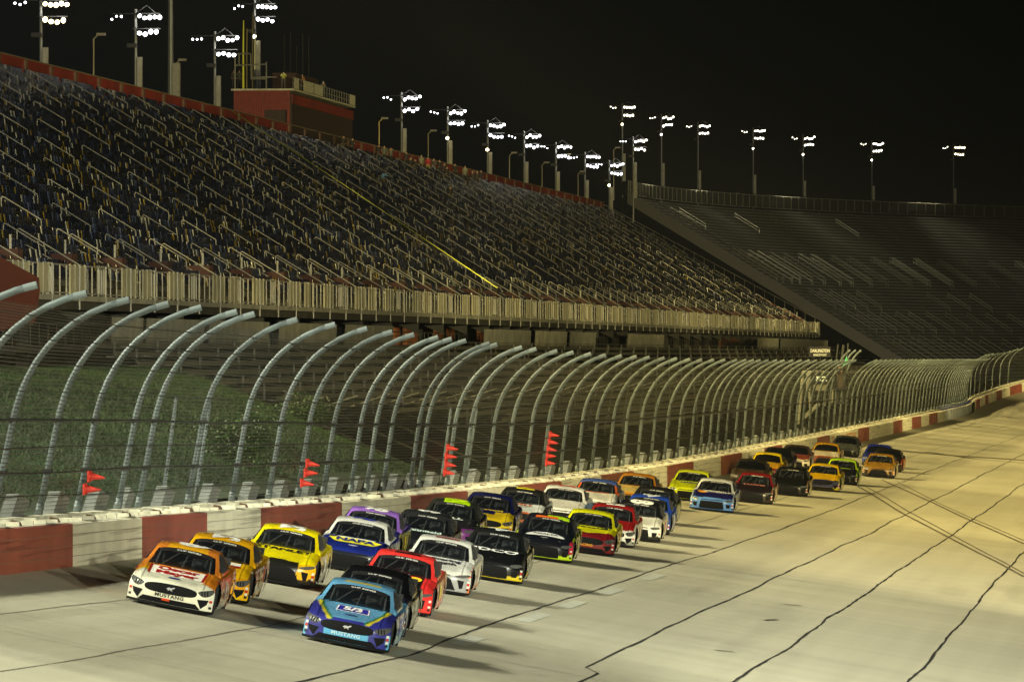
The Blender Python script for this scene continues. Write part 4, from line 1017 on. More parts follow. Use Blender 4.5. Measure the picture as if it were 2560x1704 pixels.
wsV, wsF = sub(gv, gf_, is_ws); rwV, rwF = sub(gv, gf_, is_rw); roofV, roofF = sub(gv, gf_, lambda c: not is_ws(c) and not is_rw(c))
# greenhouse flanks: window openings and pillars
def flank(sg):
    top = ghP[:, -1 if sg > 0 else 0]; P = []
    for p in top:
        bx = p[0]*1.0+.02; low = (bx, sg*.915, np.interp(bx, [-2, 1.1], [.93, .84])-.03)
        P.append([tuple(np.array(p)*(1-v)+np.array(low)*v+np.array((0, sg*.03*math.sin(v*math.pi), 0))) for v in np.linspace(0, 1, 9)])
    return np.array(P)
FLV = {}
for sg in (1, -1):
    v_, f_ = np_grid(flank(sg)); zc = lambda c: c[2]
    win = lambda c: -.72 < c[0] < .50 and c[2] > .90 and c[2] < np.interp(c[0], [-.8, -.1, .05, .55], [1.265, 1.25, 1.20, .97])
    quar = lambda c: -1.35 < c[0] < -.82 and c[2] > .94 and c[2] < np.interp(c[0], [-1.4, -.8], [1.06, 1.24])
    a = sub(v_, f_, win); q = sub(v_, f_, quar); r_ = sub(v_, f_, lambda c: not win(c) and not quar(c))
    if sg > 0: a = (a[0], [f[::-1] for f in a[1]])
    n0 = len(roofV); roofV = np.vstack([roofV, r_[0]]); roofF = roofF+[tuple(i+n0 for i in f) for f in r_[1]]
    FLV[sg] = (a, q)
def bvh(V, Fc): return BVHTree.FromPolygons([Vector(v) for v in V], Fc)
B_body = bvh(np.vstack([bodyV, hoodV]), bodyF+[tuple(i+len(bodyV) for i in f) for f in hoodF]); B_gh = bvh(gv, gf_)
def drape(V2, Fc, where, lift=.006):
    """project a flat outline on the bodywork: where = top (x,y) | roof | front (y,z) | left (x,z)"""
    out = []
    for a, b in V2:
        if where == 'top': o_, d_, T = Vector((a, b, 3)), Vector((0, 0, -1)), B_body
        elif where == 'roof': o_, d_, T = Vector((a, b, 3)), Vector((0, 0, -1)), B_gh
        elif where == 'front': o_, d_, T = Vector((4, a, b)), Vector((-1, 0, 0)), B_body
        else: o_, d_, T = Vector((a, 3, b)), Vector((0, -1, 0)), B_body
        h = T.ray_cast(o_, d_)
        if h[0] is None:
            out.append(None); continue
        out.append(h[0]-d_*lift*1.2+(Vector((0, 0, lift*.6)) if where in ('front',) else Vector((0, 0, 0))))
    F2 = [f for f in Fc if all(out[i] is not None for i in f)]
    used = sorted({i for f in F2 for i in f}); mp = {a: b for b, a in enumerate(used)}
    return [out[i] for i in used], [tuple(mp[i] for i in f) for f in F2]
def poly_mesh(poly, maxe=.07):
    bm = bmesh.new(); vs = [bm.verts.new((a, b, 0)) for a, b in poly]; bm.faces.new(vs); bmesh.ops.triangulate(bm, faces=bm.faces[:])
    for _ in range(5):
        ed = [x for x in bm.edges if x.calc_length() > maxe]
        if not ed: break
        bmesh.ops.subdivide_edges(bm, edges=ed, cuts=1); bmesh.ops.triangulate(bm, faces=bm.faces[:])
    v = [(x.co.x, x.co.y) for x in bm.verts]; f = [tuple(q.index for q in x.verts) for x in bm.faces]; bm.free(); return v, f
def patch(poly, where, lift=.006, name='patch'):
    v, f = poly_mesh(poly); v, f = drape(v, f, where, lift); g = MB_(); g.add(v, f); return g.mesh(name)
def mirror(poly): return [(-a, b) for a, b in poly][::-1]
def smooth_poly(poly, n=4):
    P = [Vector(p) for p in poly]; out = []
    for i in range(len(P)):
        a, b, c, d = P[i-1], P[i], P[(i+1) % len(P)], P[(i+2) % len(P)]
        for k in range(n):
            t_ = k/n; out.append(tuple(.5*((2*b)+(c-a)*t_+(2*a-5*b+4*c-d)*t_*t_+(-a+3*b-3*c+d)*t_**3)))
    return out
STY = {}
STY['pony'] = dict(grille=[[(-.60, .44), (-.53, .51), (-.25, .55), (.25, .55), (.53, .51), (.60, .44), (.53, .36), (.25, .33), (-.25, .33), (-.53, .36)]],
    intake=[[(-.72, .10), (-.60, .215), (.60, .215), (.72, .10)], [(.62, .33), (.87, .35), (.84, .24), (.72, .13)], mirror([(.62, .33), (.87, .35), (.84, .24), (.72, .13)])],
    light=[(.62, .47), (.66, .52), (.93, .585), (.95, .53), (.88, .44), (.74, .40)], slats=True)
STY['bow'] = dict(grille=[[(-.50, .50), (-.46, .53), (.46, .53), (.50, .50)], [(-.54, .16), (-.50, .40), (-.44, .45), (.44, .45), (.50, .40), (.54, .16), (.40, .12), (-.40, .12)]],
    intake=[[(.64, .36), (.84, .36), (.80, .19), (.66, .19)], mirror([(.64, .36), (.84, .36), (.80, .19), (.66, .19)])],
    light=[(.58, .49), (.62, .545), (.86, .565), (.91, .51), (.72, .455)], slats=False)
STY['fin'] = dict(grille=[[(-.40, .53), (.40, .53), (.42, .505), (-.42, .505)], [(-.60, .13), (-.44, .42), (-.30, .48), (.30, .48), (.44, .42), (.60, .13)]],
    intake=[[(.62, .42), (.80, .40), (.78, .20), (.70, .18)], mirror([(.62, .42), (.80, .40), (.78, .20), (.70, .18)])],
    light=[(.54, .50), (.62, .535), (.90, .58), (.92, .53), (.74, .475)], slats=False)
for k_, s_ in STY.items():
    s_['m_grille'] = [patch(p if len(p) < 7 else smooth_poly(p, 3), 'front', .006, 'grille') for p in s_['grille']]
    s_['m_intake'] = [patch(p, 'front', .007, 'air_intake') for p in s_['intake']]
    s_['m_light'] = [patch(smooth_poly(p, 2), 'front', .007, 'headlight') for p in (s_['light'], mirror(s_['light']))]
    if s_['slats']:
        s_['m_slat'] = []
        for sg in (1, -1):
            g = MB_()
            for q in (0, .06, .12):
                pl = [(.70+q, .42), (.725+q, .42), (.70+q, .53), (.675+q, .53)]
                v, f = poly_mesh(pl if sg > 0 else mirror(pl)); v, f = drape(v, f, 'front', .012); g.add(v, f)
            s_['m_slat'].append(g.mesh('lamp_slat'))
def bars(lst, name):
    g = MB_()
    for (a, b, r) in lst: g.tube([a, b], r, 5)
    return g.mesh(name)
paint = col_mat('race_car_paint', .24, .7)
pt_ = paint.node_tree; pn = pt_.nodes.new('ShaderNodeTexNoise'); pn.inputs['Scale'].default_value = 2.2; pn.inputs['Detail'].default_value = 6
pc = pt_.nodes.new('ShaderNodeTexCoord'); pt_.links.new(pc.outputs['Object'], pn.inputs['Vector']); pr_ = pt_.nodes.new('ShaderNodeMapRange'); pt_.links.new(pn.outputs['Fac'], pr_.inputs[0])
pr_.inputs[1].default_value = .35; pr_.inputs[2].default_value = .7; pr_.inputs[3].default_value = 1.0; pr_.inputs[4].default_value = .68
pm_ = pt_.nodes.new('ShaderNodeMix'); pm_.data_type = 'RGBA'; pm_.blend_type = 'MULTIPLY'; pm_.inputs[0].default_value = 1
pt_.links.new(pt_.nodes['Attribute'].outputs['Color'], pm_.inputs[6]); pt_.links.new(pr_.outputs[0], pm_.inputs[7]); pt_.links.new(pm_.outputs[2], pt_.nodes['Principled BSDF'].inputs['Base Color'])
pq_ = pt_.nodes.new('ShaderNodeMapRange'); pt_.links.new(pn.outputs['Fac'], pq_.inputs[0]); pq_.inputs[3].default_value = .14; pq_.inputs[4].default_value = .45; pt_.links.new(pq_.outputs[0], pt_.nodes['Principled BSDF'].inputs['Roughness'])
pb = paint.node_tree.nodes['Principled BSDF']; pb.inputs['Specular IOR Level'].default_value = .5
def glass():
    m = bpy.data.materials.new('windscreen'); m.use_nodes = True; t = m.node_tree; b = t.nodes['Principled BSDF']; out = t.nodes['Material Output']
    b.inputs['Base Color'].default_value = (.010, .012, .015, 1); b.inputs['Roughness'].default_value = .07
    tr = t.nodes.new('ShaderNodeBsdfTransparent'); tr.inputs[0].default_value = (.75, .78, .78, 1); mx = t.nodes.new('ShaderNodeMixShader'); mx.inputs[0].default_value = .55
    t.links.new(tr.outputs[0], mx.inputs[1]); t.links.new(b.outputs[0], mx.inputs[2]); t.links.new(mx.outputs[0], out.inputs[0]); return m
glass_m = glass(); gl_dark = mat('dark_glass', (.012, .014, .017), .08)
grille_m = mat('grille_black', (.007, .007, .008), .8, spec=.15); light_m = mat('headlight_decal', (.22, .23, .22), .10, .6, coat=1)
net_m = mat('window_net', (.035, .035, .035), .6, noise=.9, nscale=14); cage_m = mat('roll_cage_paint', (.30, .31, .31), .5); rim_m = mat('wheel_rim', (.10, .10, .10), .35, .6)
int_m = mat('cockpit_black', (.010, .010, .011), .8); wht = mat('decal_white', (.80, .80, .76), .5); blk = mat('decal_black', (.012, .012, .014), .5)
DM = {}
def dmat(c):
    k = tuple(round(x, 3) for x in c)
    if k not in DM: DM[k] = mat('decal_%d' % len(DM), k, .4)
    return DM[k]
# shared meshes
g = MB_(); g.box(-2.2, 1.72, -.84, .84, .10, .60); g.box(-1.9, .95, -.84, .84, .60, .80); g.box(1.72, 2.05, -.60, .60, .12, .5); chassis_me = g.mesh('chassis'); chassis_me.materials.append(int_m)
g = MB_(); n_ = 24
top_ = [(2.44-.40*abs(y/.98)**3, y) for y in np.linspace(-.98, .98, n_)]
P_ = []
for x, y in top_: P_.append([(x-.5, y, .10), (x-.03, y, .10), (x+.02, y, .085), (x+.03, y, .05), (x-.5, y, .045)])
g.grid(P_); split_me = g.mesh('front_splitter'); split_me.materials.append(mat('splitter_black', (.008, .008, .008), .8, spec=.1))
g = MB_(); g.hexa([(-2.36, -.80, .94), (-2.34, -.80, .94), (-2.34, .80, .94), (-2.36, .80, .94), (-2.46, -.80, 1.10), (-2.44, -.80, 1.10), (-2.44, .80, 1.10), (-2.46, .80, 1.10)]); spoil_me = g.mesh('rear_spoiler'); spoil_me.materials.append(int_m)
g = MB_(); g.lathe((0, -.14, 0), (0, 1, 0), [(0, .25), (0, .33), (.02, .352), (.26, .352), (.28, .33), (.28, .25)], 22); tyre_me = g.mesh('tyre'); tyre_me.materials.append(rubber)
g = MB_(); g.lathe((0, 0, 0), (0, 1, 0), [(-.10, .24), (.11, .245), (.125, .21), (.06, .18), (.05, .06), (.09, .05)], 16)
for k_ in range(5):
    a = k_*2*math.pi/5; g.hexa([(math.cos(a)*.05-.02, .06, math.sin(a)*.05), (math.cos(a)*.05+.02, .06, math.sin(a)*.05), (math.cos(a)*.21+.02, .08, math.sin(a)*.21), (math.cos(a)*.21-.02, .08, math.sin(a)*.21),
        (math.cos(a)*.05-.02, .10, math.sin(a)*.05), (math.cos(a)*.05+.02, .10, math.sin(a)*.05), (math.cos(a)*.21+.02, .12, math.sin(a)*.21), (math.cos(a)*.21-.02, .12, math.sin(a)*.21)])
rim_me = g.mesh('rim'); rim_me.materials.append(rim_m)
cage_me = bars([((.55, .62, .85), (.12, .58, 1.16), .022), ((.55, -.62, .85), (.12, -.58, 1.16), .022), ((.12, .58, 1.16), (.12, -.58, 1.16), .022), ((-.55, .58, .6), (-.55, .56, 1.22), .024), ((-.55, -.58, .6), (-.55, -.56, 1.22), .024),
    ((-.55, .56, 1.2), (-.55, -.56, 1.2), .022), ((-.55, .56, 1.2), (-.55, -.5, .75), .02), ((.75, 0, .86), (.12, .05, 1.16), .016), ((.60, -.5, .84), (.15, -.15, 1.16), .014)], 'roll_cage'); cage_me.materials.append(cage_m)
g = MB_(); g.hexa([(-.45, .12, .5), (-.1, .12, .5), (-.1, .58, .5), (-.45, .58, .5), (-.5, .14, 1.08), (-.34, .14, 1.10), (-.34, .56, 1.10), (-.5, .56, 1.08)])
g.hexa([(-.36, .12, .9), (-.12, .12, .9), (-.12, .17, .9), (-.36, .17, .9), (-.40, .14, 1.10), (-.16, .14, 1.08), (-.16, .18, 1.08), (-.40, .18, 1.10)]); seat_me = g.mesh('racing_seat'); seat_me.materials.append(mat('seat_shell', (.22, .23, .24), .5))
g = MB_(); g.lathe((.30, .36, .80), (-1, 0, .45), [(0, .17), (.03, .19), (.05, .16)], 14); wheel_me = g.mesh('steering_wheel'); wheel_me.materials.append(int_m)
def side_mesh(nm, d, m_): me = bpy.data.meshes.new(nm); me.from_pydata([tuple(v) for v in d[0]], [], d[1]); me.materials.append(m_); return me
win_me = {sg: side_mesh('side_window', FLV[sg][0], net_m if sg > 0 else gl_dark) for sg in (1, -1)}; qua_me = {sg: side_mesh('quarter_window', FLV[sg][1], gl_dark) for sg in (1, -1)}
def paint_mesh(nm, V, Fc, fn, zone):
    me = bpy.data.meshes.new(nm); me.from_pydata([tuple(v) for v in V], [], Fc); me.polygons.foreach_set('use_smooth', [True]*len(Fc))
    C = np.ones((len(V), 4)); C[:, :3] = fn(V[:, 0], V[:, 1], V[:, 2], zone); a = me.attributes.new('col', 'FLOAT_COLOR', 'POINT'); a.data.foreach_set('color', C.reshape(-1))
    me.materials.append(paint); return me
def glyph(txt, size, where, cx, cy, m_, bold=.03, stretch=1.0, lift=.008, name='lettering', rot=0, space=1.0):
    v, f = text_verts(txt, size, bold, .10, space); V2 = []
    for x, y, z_ in v:
        x *= stretch
        if where in ('top', 'roof'):                   # read from the front of the car: text right = -y... facing the viewer ahead
            a, b = (cx-y*(1.55 if where == 'top' else 1), cy+x)
            if rot: a, b = (cx-x, cy+y)                # read from the left side
            V2.append((a, b))
        elif where == 'front': V2.append((cx+x, cy+y))
        else: V2.append((cx-x, cy+y))
    v2, f2 = drape(V2, f, where, lift); g = MB_(); g.add(v2, f2)
    me = g.mesh(name); me.materials.append(m_); return me
_gc = {}
def cached(key, fn):
    if key not in _gc: _gc[key] = fn()
    return _gc[key]
ban_me = cached('ban', lambda: glyph('CUP SERIES', .085, 'roof', .205, .05, wht, .02, 1.35, .010, 'windscreen_banner'))
bpoly = patch([(.10, -.60), (.10, .60), (.16, .615), (.265, .60), (.285, .3), (.29, 0), (.285, -.3), (.265, -.60), (.16, -.615)], 'roof', .005, 'windscreen_strip'); bpoly.materials.append(blk)
def oval(cx, cy, rx_, ry_, n=18): return [(cx+rx_*math.cos(i*2*math.pi/n), cy+ry_*math.sin(i*2*math.pi/n)) for i in range(n)]
stick_me = []
for sg in (1, -1):
    for z0, c in ((.36, (215, 215, 205)), (.29, (190, 40, 34)), (.22, (215, 215, 205)), (.15, (30, 30, 32))):
        pl = [(.885, z0), (.945, z0), (.945, z0+.055), (.885, z0+.055)]
        me = patch(pl if sg > 0 else mirror(pl), 'front', .010, 'contingency_sticker'); me.materials.append(dmat(lin(c))); stick_me.append(me)
flap_me = []
for y0 in (-.52, -.06, .40):
    me = patch([(-.30, y0), (-.26, y0), (-.26, y0+.14), (-.30, y0+.14)], 'roof', .014, 'roof_flap'); me.materials.append(blk); flap_me.append(me)
g = MB_()
for y0 in (-.5, 0, .5):
    v, f = poly_mesh(oval(2.12, y0, .016, .016, 8)); v, f = drape(v, f, 'top', .012); g.add(v, f)
pin_me = g.mesh('hood_pin'); pin_me.materials.append(cage_m)
g = MB_(); rr_ = random.Random(3)
for i in range(26):
    x0, z0, w0, h0 = rr_.uniform(.75, 1.0) if i % 2 else rr_.uniform(-1.0, .7), rr_.uniform(.24, .72), rr_.uniform(.05, .16), rr_.uniform(.025, .05)
    v, f = poly_mesh([(x0, z0), (x0+w0, z0), (x0+w0, z0+h0), (x0, z0+h0)]); v, f = drape(v, f, 'left', .011); g.add(v, f)
dsk_me = g.mesh('door_sticker'); dsk_me.materials.append(dmat(lin((205, 200, 180))))
MASK = lambda *a: np.logical_and.reduce(a)
def add_car(corner, sty, label, C, hood=None, roofno=None, door=None, nose=None, detail=2, fx=None, dy=0.0):
    """corner: photograph pixel of the lower left front corner of the car (its outer side towards the infield)"""
    u, s = on_track(corner[0]*D, corner[1]*D, .06)
    def fr(u, s): return Vector(surf(u, s))
    p = fr(u, s); nl = (fr(u+1, s)-fr(u-1, s)).normalized(); sd = (fr(u, s+.5)-fr(u, s-.5)).normalized()
    X_ = -nl; Z_ = X_.cross(sd).normalized(); Y_ = Z_.cross(X_)
    M = Matrix((X_, Y_, Z_)).transposed().to_4x4()
    M = M @ Matrix.Rotation(math.radians(2.3)*min(1, max(0, (420-u)/200))+dy, 4, 'Z') @ Matrix.Rotation(math.radians(1.3), 4, 'Y')
    org = p-(M.to_3x3() @ Vector((2.12, .99, 0)))+Vector((0, 0, .01))
    t = empty('race_car', org); t.matrix_world = Matrix.Translation(org) @ M @ Matrix.Scale(1.04, 4); tag(t, label, 'race car', 'stock cars racing in the pack')
    nc, hc, rc, sc_, kc = [np.array(lin(C[k])) for k in ('n', 'h', 'r', 's', 'k')]
    rr = random.Random(str(label)); st_ = [(rr.uniform(1.0, 2.0) if rr.random() < .6 else rr.uniform(-2, .8), rr.uniform(.2, .75), rr.uniform(.03, .09), rr.uniform(.015, .03),
          np.array(lin(rr.choice([(225, 225, 220), (200, 40, 30), (230, 190, 40), (20, 20, 22), (40, 70, 170), (225, 225, 220)])))) for _ in range(18)]
    def fn(x, y, z, zone):
        c = np.zeros((len(x), 3)); c[:] = hc
        if zone == 'body':
            side = (np.abs(y) > .90) & (z < .80)
            front = (x > 2.06) & (z < .60) | (x > 2.28)
            c[side] = sc_; c[front] = nc
            c[(z < .22) & side] = kc; c[front & (z < .235)] = kc
            c[x < -.9] = np.where(side[x < -.9][:, None], sc_, hc)
            if detail > 0:
                for (a, b, w_, h_, k_) in st_: c[MASK(np.abs(x-a) < w_, np.abs(z-b) < h_, side)] = k_
        elif zone == 'roof': c[:] = rc
        if zone == 'roof' and 'p' in C: c[(x > .1)] = lin(C['p'])
        if fx: fx(x, y, z, zone, c)
        if zone == 'body':
            gap = (np.abs(y) < .73) & (z > .5) & (x > .9) & (x < 2.22) & ((np.abs(np.abs(y)-.70) < .022) | (np.abs(x-.95) < .02))
            c[gap] = c[gap]*.35
        return c
    def add(nm, me, par=t): return inst(nm, me, par)
    add('body', paint_mesh('body', bodyV, bodyF, fn, 'body')); add('hood', paint_mesh('hood', hoodV, hoodF, fn, 'body')); add('roof', paint_mesh('roof', roofV, roofF, fn, 'roof'))
    def ws():
        a = bpy.data.meshes.new('windscreen'); a.from_pydata([tuple(v+np.array((0, 0, -.004))) for v in wsV], [], wsF); a.polygons.foreach_set('use_smooth', [True]*len(wsF)); a.materials.append(glass_m); return a
    add('windscreen', cached('ws', ws))
    def rw():
        a = bpy.data.meshes.new('rear_window'); a.from_pydata([tuple(v) for v in rwV], [], rwF); a.materials.append(gl_dark); return a
    add('rear_window', cached('rw', rw))
    for sg in (1, -1): add('side_window', win_me[sg]); add('quarter_window', qua_me[sg])
    add('chassis', chassis_me); add('front_splitter', split_me); add('rear_spoiler', spoil_me)
    if detail > 0:
        for i, m_ in enumerate(stick_me): add('contingency_sticker', m_)
        for m_ in flap_me: add('roof_flap', m_)
        if detail > 1: add('hood_pin', pin_me); add('door_sticker', dsk_me)
    s_ = STY[sty]
    for m_ in s_['m_grille']:
        if not m_.materials: m_.materials.append(grille_m)
        add('grille', m_)
    for m_ in s_['m_intake']:
        if not m_.materials: m_.materials.append(grille_m)
        add('air_intake', m_)
    for i, m_ in enumerate(s_['m_light']):
        if not m_.materials: m_.materials.append(light_m)
        o = add('headlight', m_)
        if s_['slats']:
            sm = s_['m_slat'][i]
            if not sm.materials: sm.materials.append(grille_m)
            add('lamp_slat', sm, o)
    for wx, wz in WHL:
        for sg in (1, -1):
            w_ = inst('wheel', None, t, (wx, sg*.81, .345)); w_.rotation_euler = (0, random.random()*6, 0 if sg > 0 else math.pi)
            inst('tyre', tyre_me, w_); inst('rim', rim_me, w_)
    if detail > 0:
        add('windscreen_strip', bpoly); add('windscreen_banner', ban_me); add('roll_cage', cage_me); add('racing_seat', seat_me); add('steering_wheel', wheel_me)
    for e_ in (hood or []):
        txt, sz, cx, cy, col = e_[:5]; stt = e_[5] if len(e_) > 5 else 1.0; wh_ = e_[6] if len(e_) > 6 else 'top'
        add('sponsor_lettering', glyph(txt, sz, wh_, cx, cy, dmat(lin(col)), .04, stt, .010))
    if roofno: add('roof_number', glyph(roofno[0], roofno[2] if len(roofno) > 2 else .85, 'roof', -.45, 0, dmat(lin(roofno[1])), .05, 1.0, .010, rot=1))
    if door: add('door_number', glyph(door[0], .46, 'left', -.15, .50, dmat(lin(door[1])), .05, 1.0, .012))
    if nose: add('nose_lettering', glyph(nose[0], nose[3] if len(nose) > 3 else .105, 'front', 0, nose[2] if len(nose) > 2 else .305, dmat(lin(nose[1])), .03, 1.25, .012, space=1.1))
    return t
def dec(car, poly, where, col, name='livery_patch', lift=.007, m_=None):
    me = patch(poly, where, lift, name); me.materials.append(m_ or dmat(lin(col))); inst(name, me, car); return me
def emblem(car, cy=.475, col=(170, 172, 175)):
    g = MB_()
    for pl in ([(-.10, .44), (-.05, .475), (.02, .47), (.08, .495), (.10, .48), (.06, .45), (.03, .43), (.05, .39), (.02, .41), (-.02, .425), (-.06, .39), (-.05, .425)],):
        v, f = poly_mesh(pl, .04); v, f = drape(v, f, 'front', .014); g.add(v, f)
    me = g.mesh('emblem'); me.materials.append(dmat(lin(col))); inst('emblem', me, car)
def B(n, h, r, s, k=None, p=None):
    d = dict(n=n, h=h, r=r, s=s, k=k or (20, 20, 20))
    if p: d['p'] = p
    return d
OR, YL, CRM, NV, BK, WT, LIME, RED_ = (224, 138, 36), (236, 184, 16), (238, 236, 214), (18, 26, 82), (16, 17, 20), (226, 226, 220), (190, 230, 20), (176, 22, 26)
# 1 cream and orange
def fx1(x, y, z, zone, c):
    nz = np.sin(x*9+y*5)*.06+np.sin(y*17+x*3)*.04
    if zone == 'body':
        m = (x > 1.72+nz); c[m] = lin(CRM); c[(x <= 1.72+nz) & (x > 1.5+nz*2) & (np.abs(y) < .9)] = lin(YL)
        c[(x > 1.4+nz) & (x < 2.0) & (y > .62+nz) & (z > .55)] = lin((222, 130, 30))
    if zone == 'roof': c[(np.abs(y) < .45) & (x > -.3) & (x < .1)] = lin((240, 176, 30))
car = add_car((525, 1534), 'pony', 'cream and orange stock car with red and white hood lettering, leading along the wall', B(CRM, OR, (216, 128, 44), (190, 122, 64), CRM), nose=('MUSTANG', (30, 26, 20), .275), fx=fx1,
    door=('6', WT))
dec(car, [(1.12, -.60), (1.12, .60), (1.86, .58), (1.86, -.58)], 'top', (236, 232, 222), 'sponsor_panel')
dec(car, [(1.10, -.66), (1.10, -.605), (1.88, -.585), (1.88, -.64)], 'top', (150, 24, 24), 'sponsor_panel_edge'); dec(car, [(1.10, .605), (1.10, .66), (1.88, .64), (1.88, .585)], 'top', (150, 24, 24), 'sponsor_panel_edge')
for tx, cx in (('Oscar', 1.30), ('Mayer', 1.66)): inst('sponsor_lettering', glyph(tx, .26, 'top', cx, 0, dmat(lin((160, 22, 26))), .05, 1.45, .013), car)
dec(car, [(1.60, .30), (1.60, .36), (1.85, .40), (1.85, .33)], 'top', (150, 40, 24)); dec(car, oval(2.05, 0, .06, .15), 'top', (30, 50, 120), 'oval_badge', .012)
inst('roof_number', glyph('6', .8, 'roof', -.4, .05, wht, .1, 1.0, .012, rot=1), car); emblem(car); dec(car, [(-.16, .165), (.02, .165), (.02, .215), (-.16, .215)], 'front', (220, 70, 20), 'small_sticker', .012)
# 2 yellow
car = add_car((614, 1506), 'pony', 'yellow stock car tucked behind the cream and orange one beside the wall', B((228, 160, 20), YL, (238, 176, 20), (120, 90, 40), YL), door=('21', (200, 190, 120)), roofno=('21', WT), hood=[])
dec(car, [(1.36, .30), (1.36, .62), (1.50, .62), (1.50, .30)], 'top', (150, 20, 20), 'sponsor_mark', .012)
dec(car, [(1.05, -.6), (1.05, .6), (1.3, .6), (1.3, -.6)], 'top', (232, 232, 225), 'sponsor_panel')
# 3 bright yellow
def fx3(x, y, z, zone, c):
    if zone == 'body': c[(x > 2.20) & (np.abs(y) < .52) & (z < .66)] = lin((26, 26, 22)); c[(np.abs(y) > .92) & (z < .55) & (x < 1.7)] = lin((120, 112, 70))
car = add_car((780, 1468), 'fin', 'bright yellow stock car with black hood lettering, third along the wall', B((226, 178, 16), (240, 222, 10), (236, 216, 12), (226, 190, 20), (30, 30, 28)), roofno=('20', WT), door=('20', WT), fx=fx3,
    hood=[('STANLEY', .26, 1.22, 0, (24, 24, 20), 1.35)])
# 4 light blue leader
def fx4(x, y, z, zone, c):
    if zone == 'body':
        lim = np.interp(x, [.9, 1.4, 2.0, 2.36], [.80, .74, .56, .42]); top = (z > .6) & (np.abs(y) < 1) 
        c[(np.abs(y) > lim) & (x > .6)] = lin((50, 52, 140)); a = np.abs(np.abs(y)-lim)
        c[(a < .05) & (x > .9) & (z > .55)] = lin((214, 200, 50)); c[(np.abs(np.abs(y)-lim+.06) < .03) & (x > .9) & (z > .55)] = lin((40, 120, 80))
        c[(x > 2.0) & (z < .36) & (np.abs(y) < .5)] = lin((96, 176, 226)); c[(np.abs(y) > .9) & (z < .42)] = lin((92, 170, 214))
    if zone == 'roof': c[(x > -.25) & (x < -.08) & (np.abs(y) < .42)] = lin((212, 190, 40))
car = add_car((966, 1629), 'pony', 'light blue and purple blue stock car with yellow green hood stripes, closest to the camera', B((50, 52, 140), (104, 166, 212), (104, 166, 212), (58, 74, 156), (44, 52, 110)), door=('17', (120, 130, 230)),
    nose=('MUSTANG', (190, 220, 235), .275), fx=fx4)
dec(car, [(1.20, -.36), (1.20, .36), (1.68, .38), (1.68, -.38)], 'top', (230, 230, 240), 'sponsor_panel'); dec(car, [(1.235, -.325), (1.235, .325), (1.645, .345), (1.645, -.345)], 'top', (44, 40, 150), 'sponsor_panel', .011)
inst('sponsor_lettering', glyph('5/3', .26, 'top', 1.44, 0, wht, .05, 1.3, .016), car); dec(car, oval(1.95, 0, .06, .15), 'top', (50, 70, 120), 'oval_badge', .012); emblem(car)
# 5 black behind blue
def stars(x, y, z, zone, c):
    if zone == 'body':
        m = (np.abs(y) > .9); c[m & (z > .3) & (np.sin(x*4+z*5) > 0)] = lin((150, 140, 120)); c[m & (z < .3)] = lin((90, 80, 60))
add_car((1006, 1590), 'bow', 'black stock car tucked right behind the light blue one', B(BK, (40, 42, 60), BK, (40, 38, 36)), door=('1', (220, 210, 190)), fx=stars, hood=[('USA', .25, 1.1, .1, (150, 60, 60), 1.2)])
# 6 red
def fx6(x, y, z, zone, c):
    if zone == 'body': c[(x > .9) & (x < 2.1) & (np.abs(y) < .62) & (z > .6)] = lin((26, 24, 24)); c[(np.abs(y) > .9) & (x < .9) & (z > .35)] = lin((190, 120, 90))
car = add_car((1072, 1537), 'fin', 'fluorescent red stock car with black hood and gold circle on the door', B((236, 52, 52), (236, 52, 52), (240, 60, 56), (232, 60, 54), (236, 56, 52)), door=('19', (240, 220, 80)), roofno=('19', BK), fx=fx6)
dec(car, oval(1.25, .42, .22, .16), 'top', (230, 200, 40)); dec(car, [(-.5, .35), (-.3, .72), (.1, .74), (.2, .4), (-.1, .28)], 'left', (220, 180, 40), 'gold_disc', .010)
# 7 blue & white
def fx7(x, y, z, zone, c):
    if zone == 'body': c[(x > 2.0) & (z < .52)] = lin((30, 36, 46)); c[(x > 2.0) & (np.abs(y) > .7) & (z < .42)] = lin((205, 205, 200))
car = add_car((957, 1436), 'bow', 'dark blue stock car with white roof and yellow hood badge', B((26, 40, 120), (24, 40, 132), WT, (190, 190, 190), (40, 44, 60)), roofno=('9', (30, 44, 140)), door=('9', (30, 40, 130)), fx=fx7)
dec(car, [(1.10, -.50), (1.36, -.74), (1.66, -.50), (1.66, .50), (1.36, .74), (1.10, .50)], 'top', (232, 220, 40), 'sponsor_panel'); inst('sponsor_lettering', glyph('NAPA', .30, 'top', 1.37, 0, dmat(lin((20, 36, 120))), .05, 1.35, .013), car)
dec(car, oval(1.93, 0, .04, .13), 'top', (190, 190, 200), 'badge', .012)
# 8 white 11
def fx8(x, y, z, zone, c):
    if zone == 'body':
        c[(x > 2.08) & (z < .50)] = lin((150, 150, 150)); c[(np.abs(y) > .9) & (z < .24)] = lin((214, 110, 60)); c[(x > 2.0) & (np.abs(z-.52) < .02)] = lin((214, 110, 60))
car = add_car((1169, 1486), 'fin', 'white stock car with dark hood words and orange edging, beside the red one', B((222, 220, 212), WT, WT, (226, 222, 205), (150, 140, 130)), door=('11', (140, 40, 40)), roofno=('11', (120, 50, 40)), fx=fx8,
    hood=[('Delivering', .22, 1.22, 0, (40, 40, 60), 1.3), ('Strength', .22, 1.56, 0, (20, 20, 24), 1.3)])
# 9 lilac
add_car((988, 1402), 'pony', 'lilac roofed stock car half hidden behind the blue and white one', B((90, 60, 120), (40, 40, 110), (148, 104, 200), (170, 160, 80), (60, 50, 80)), roofno=('95', WT), door=('95', (230, 200, 60)), detail=1)
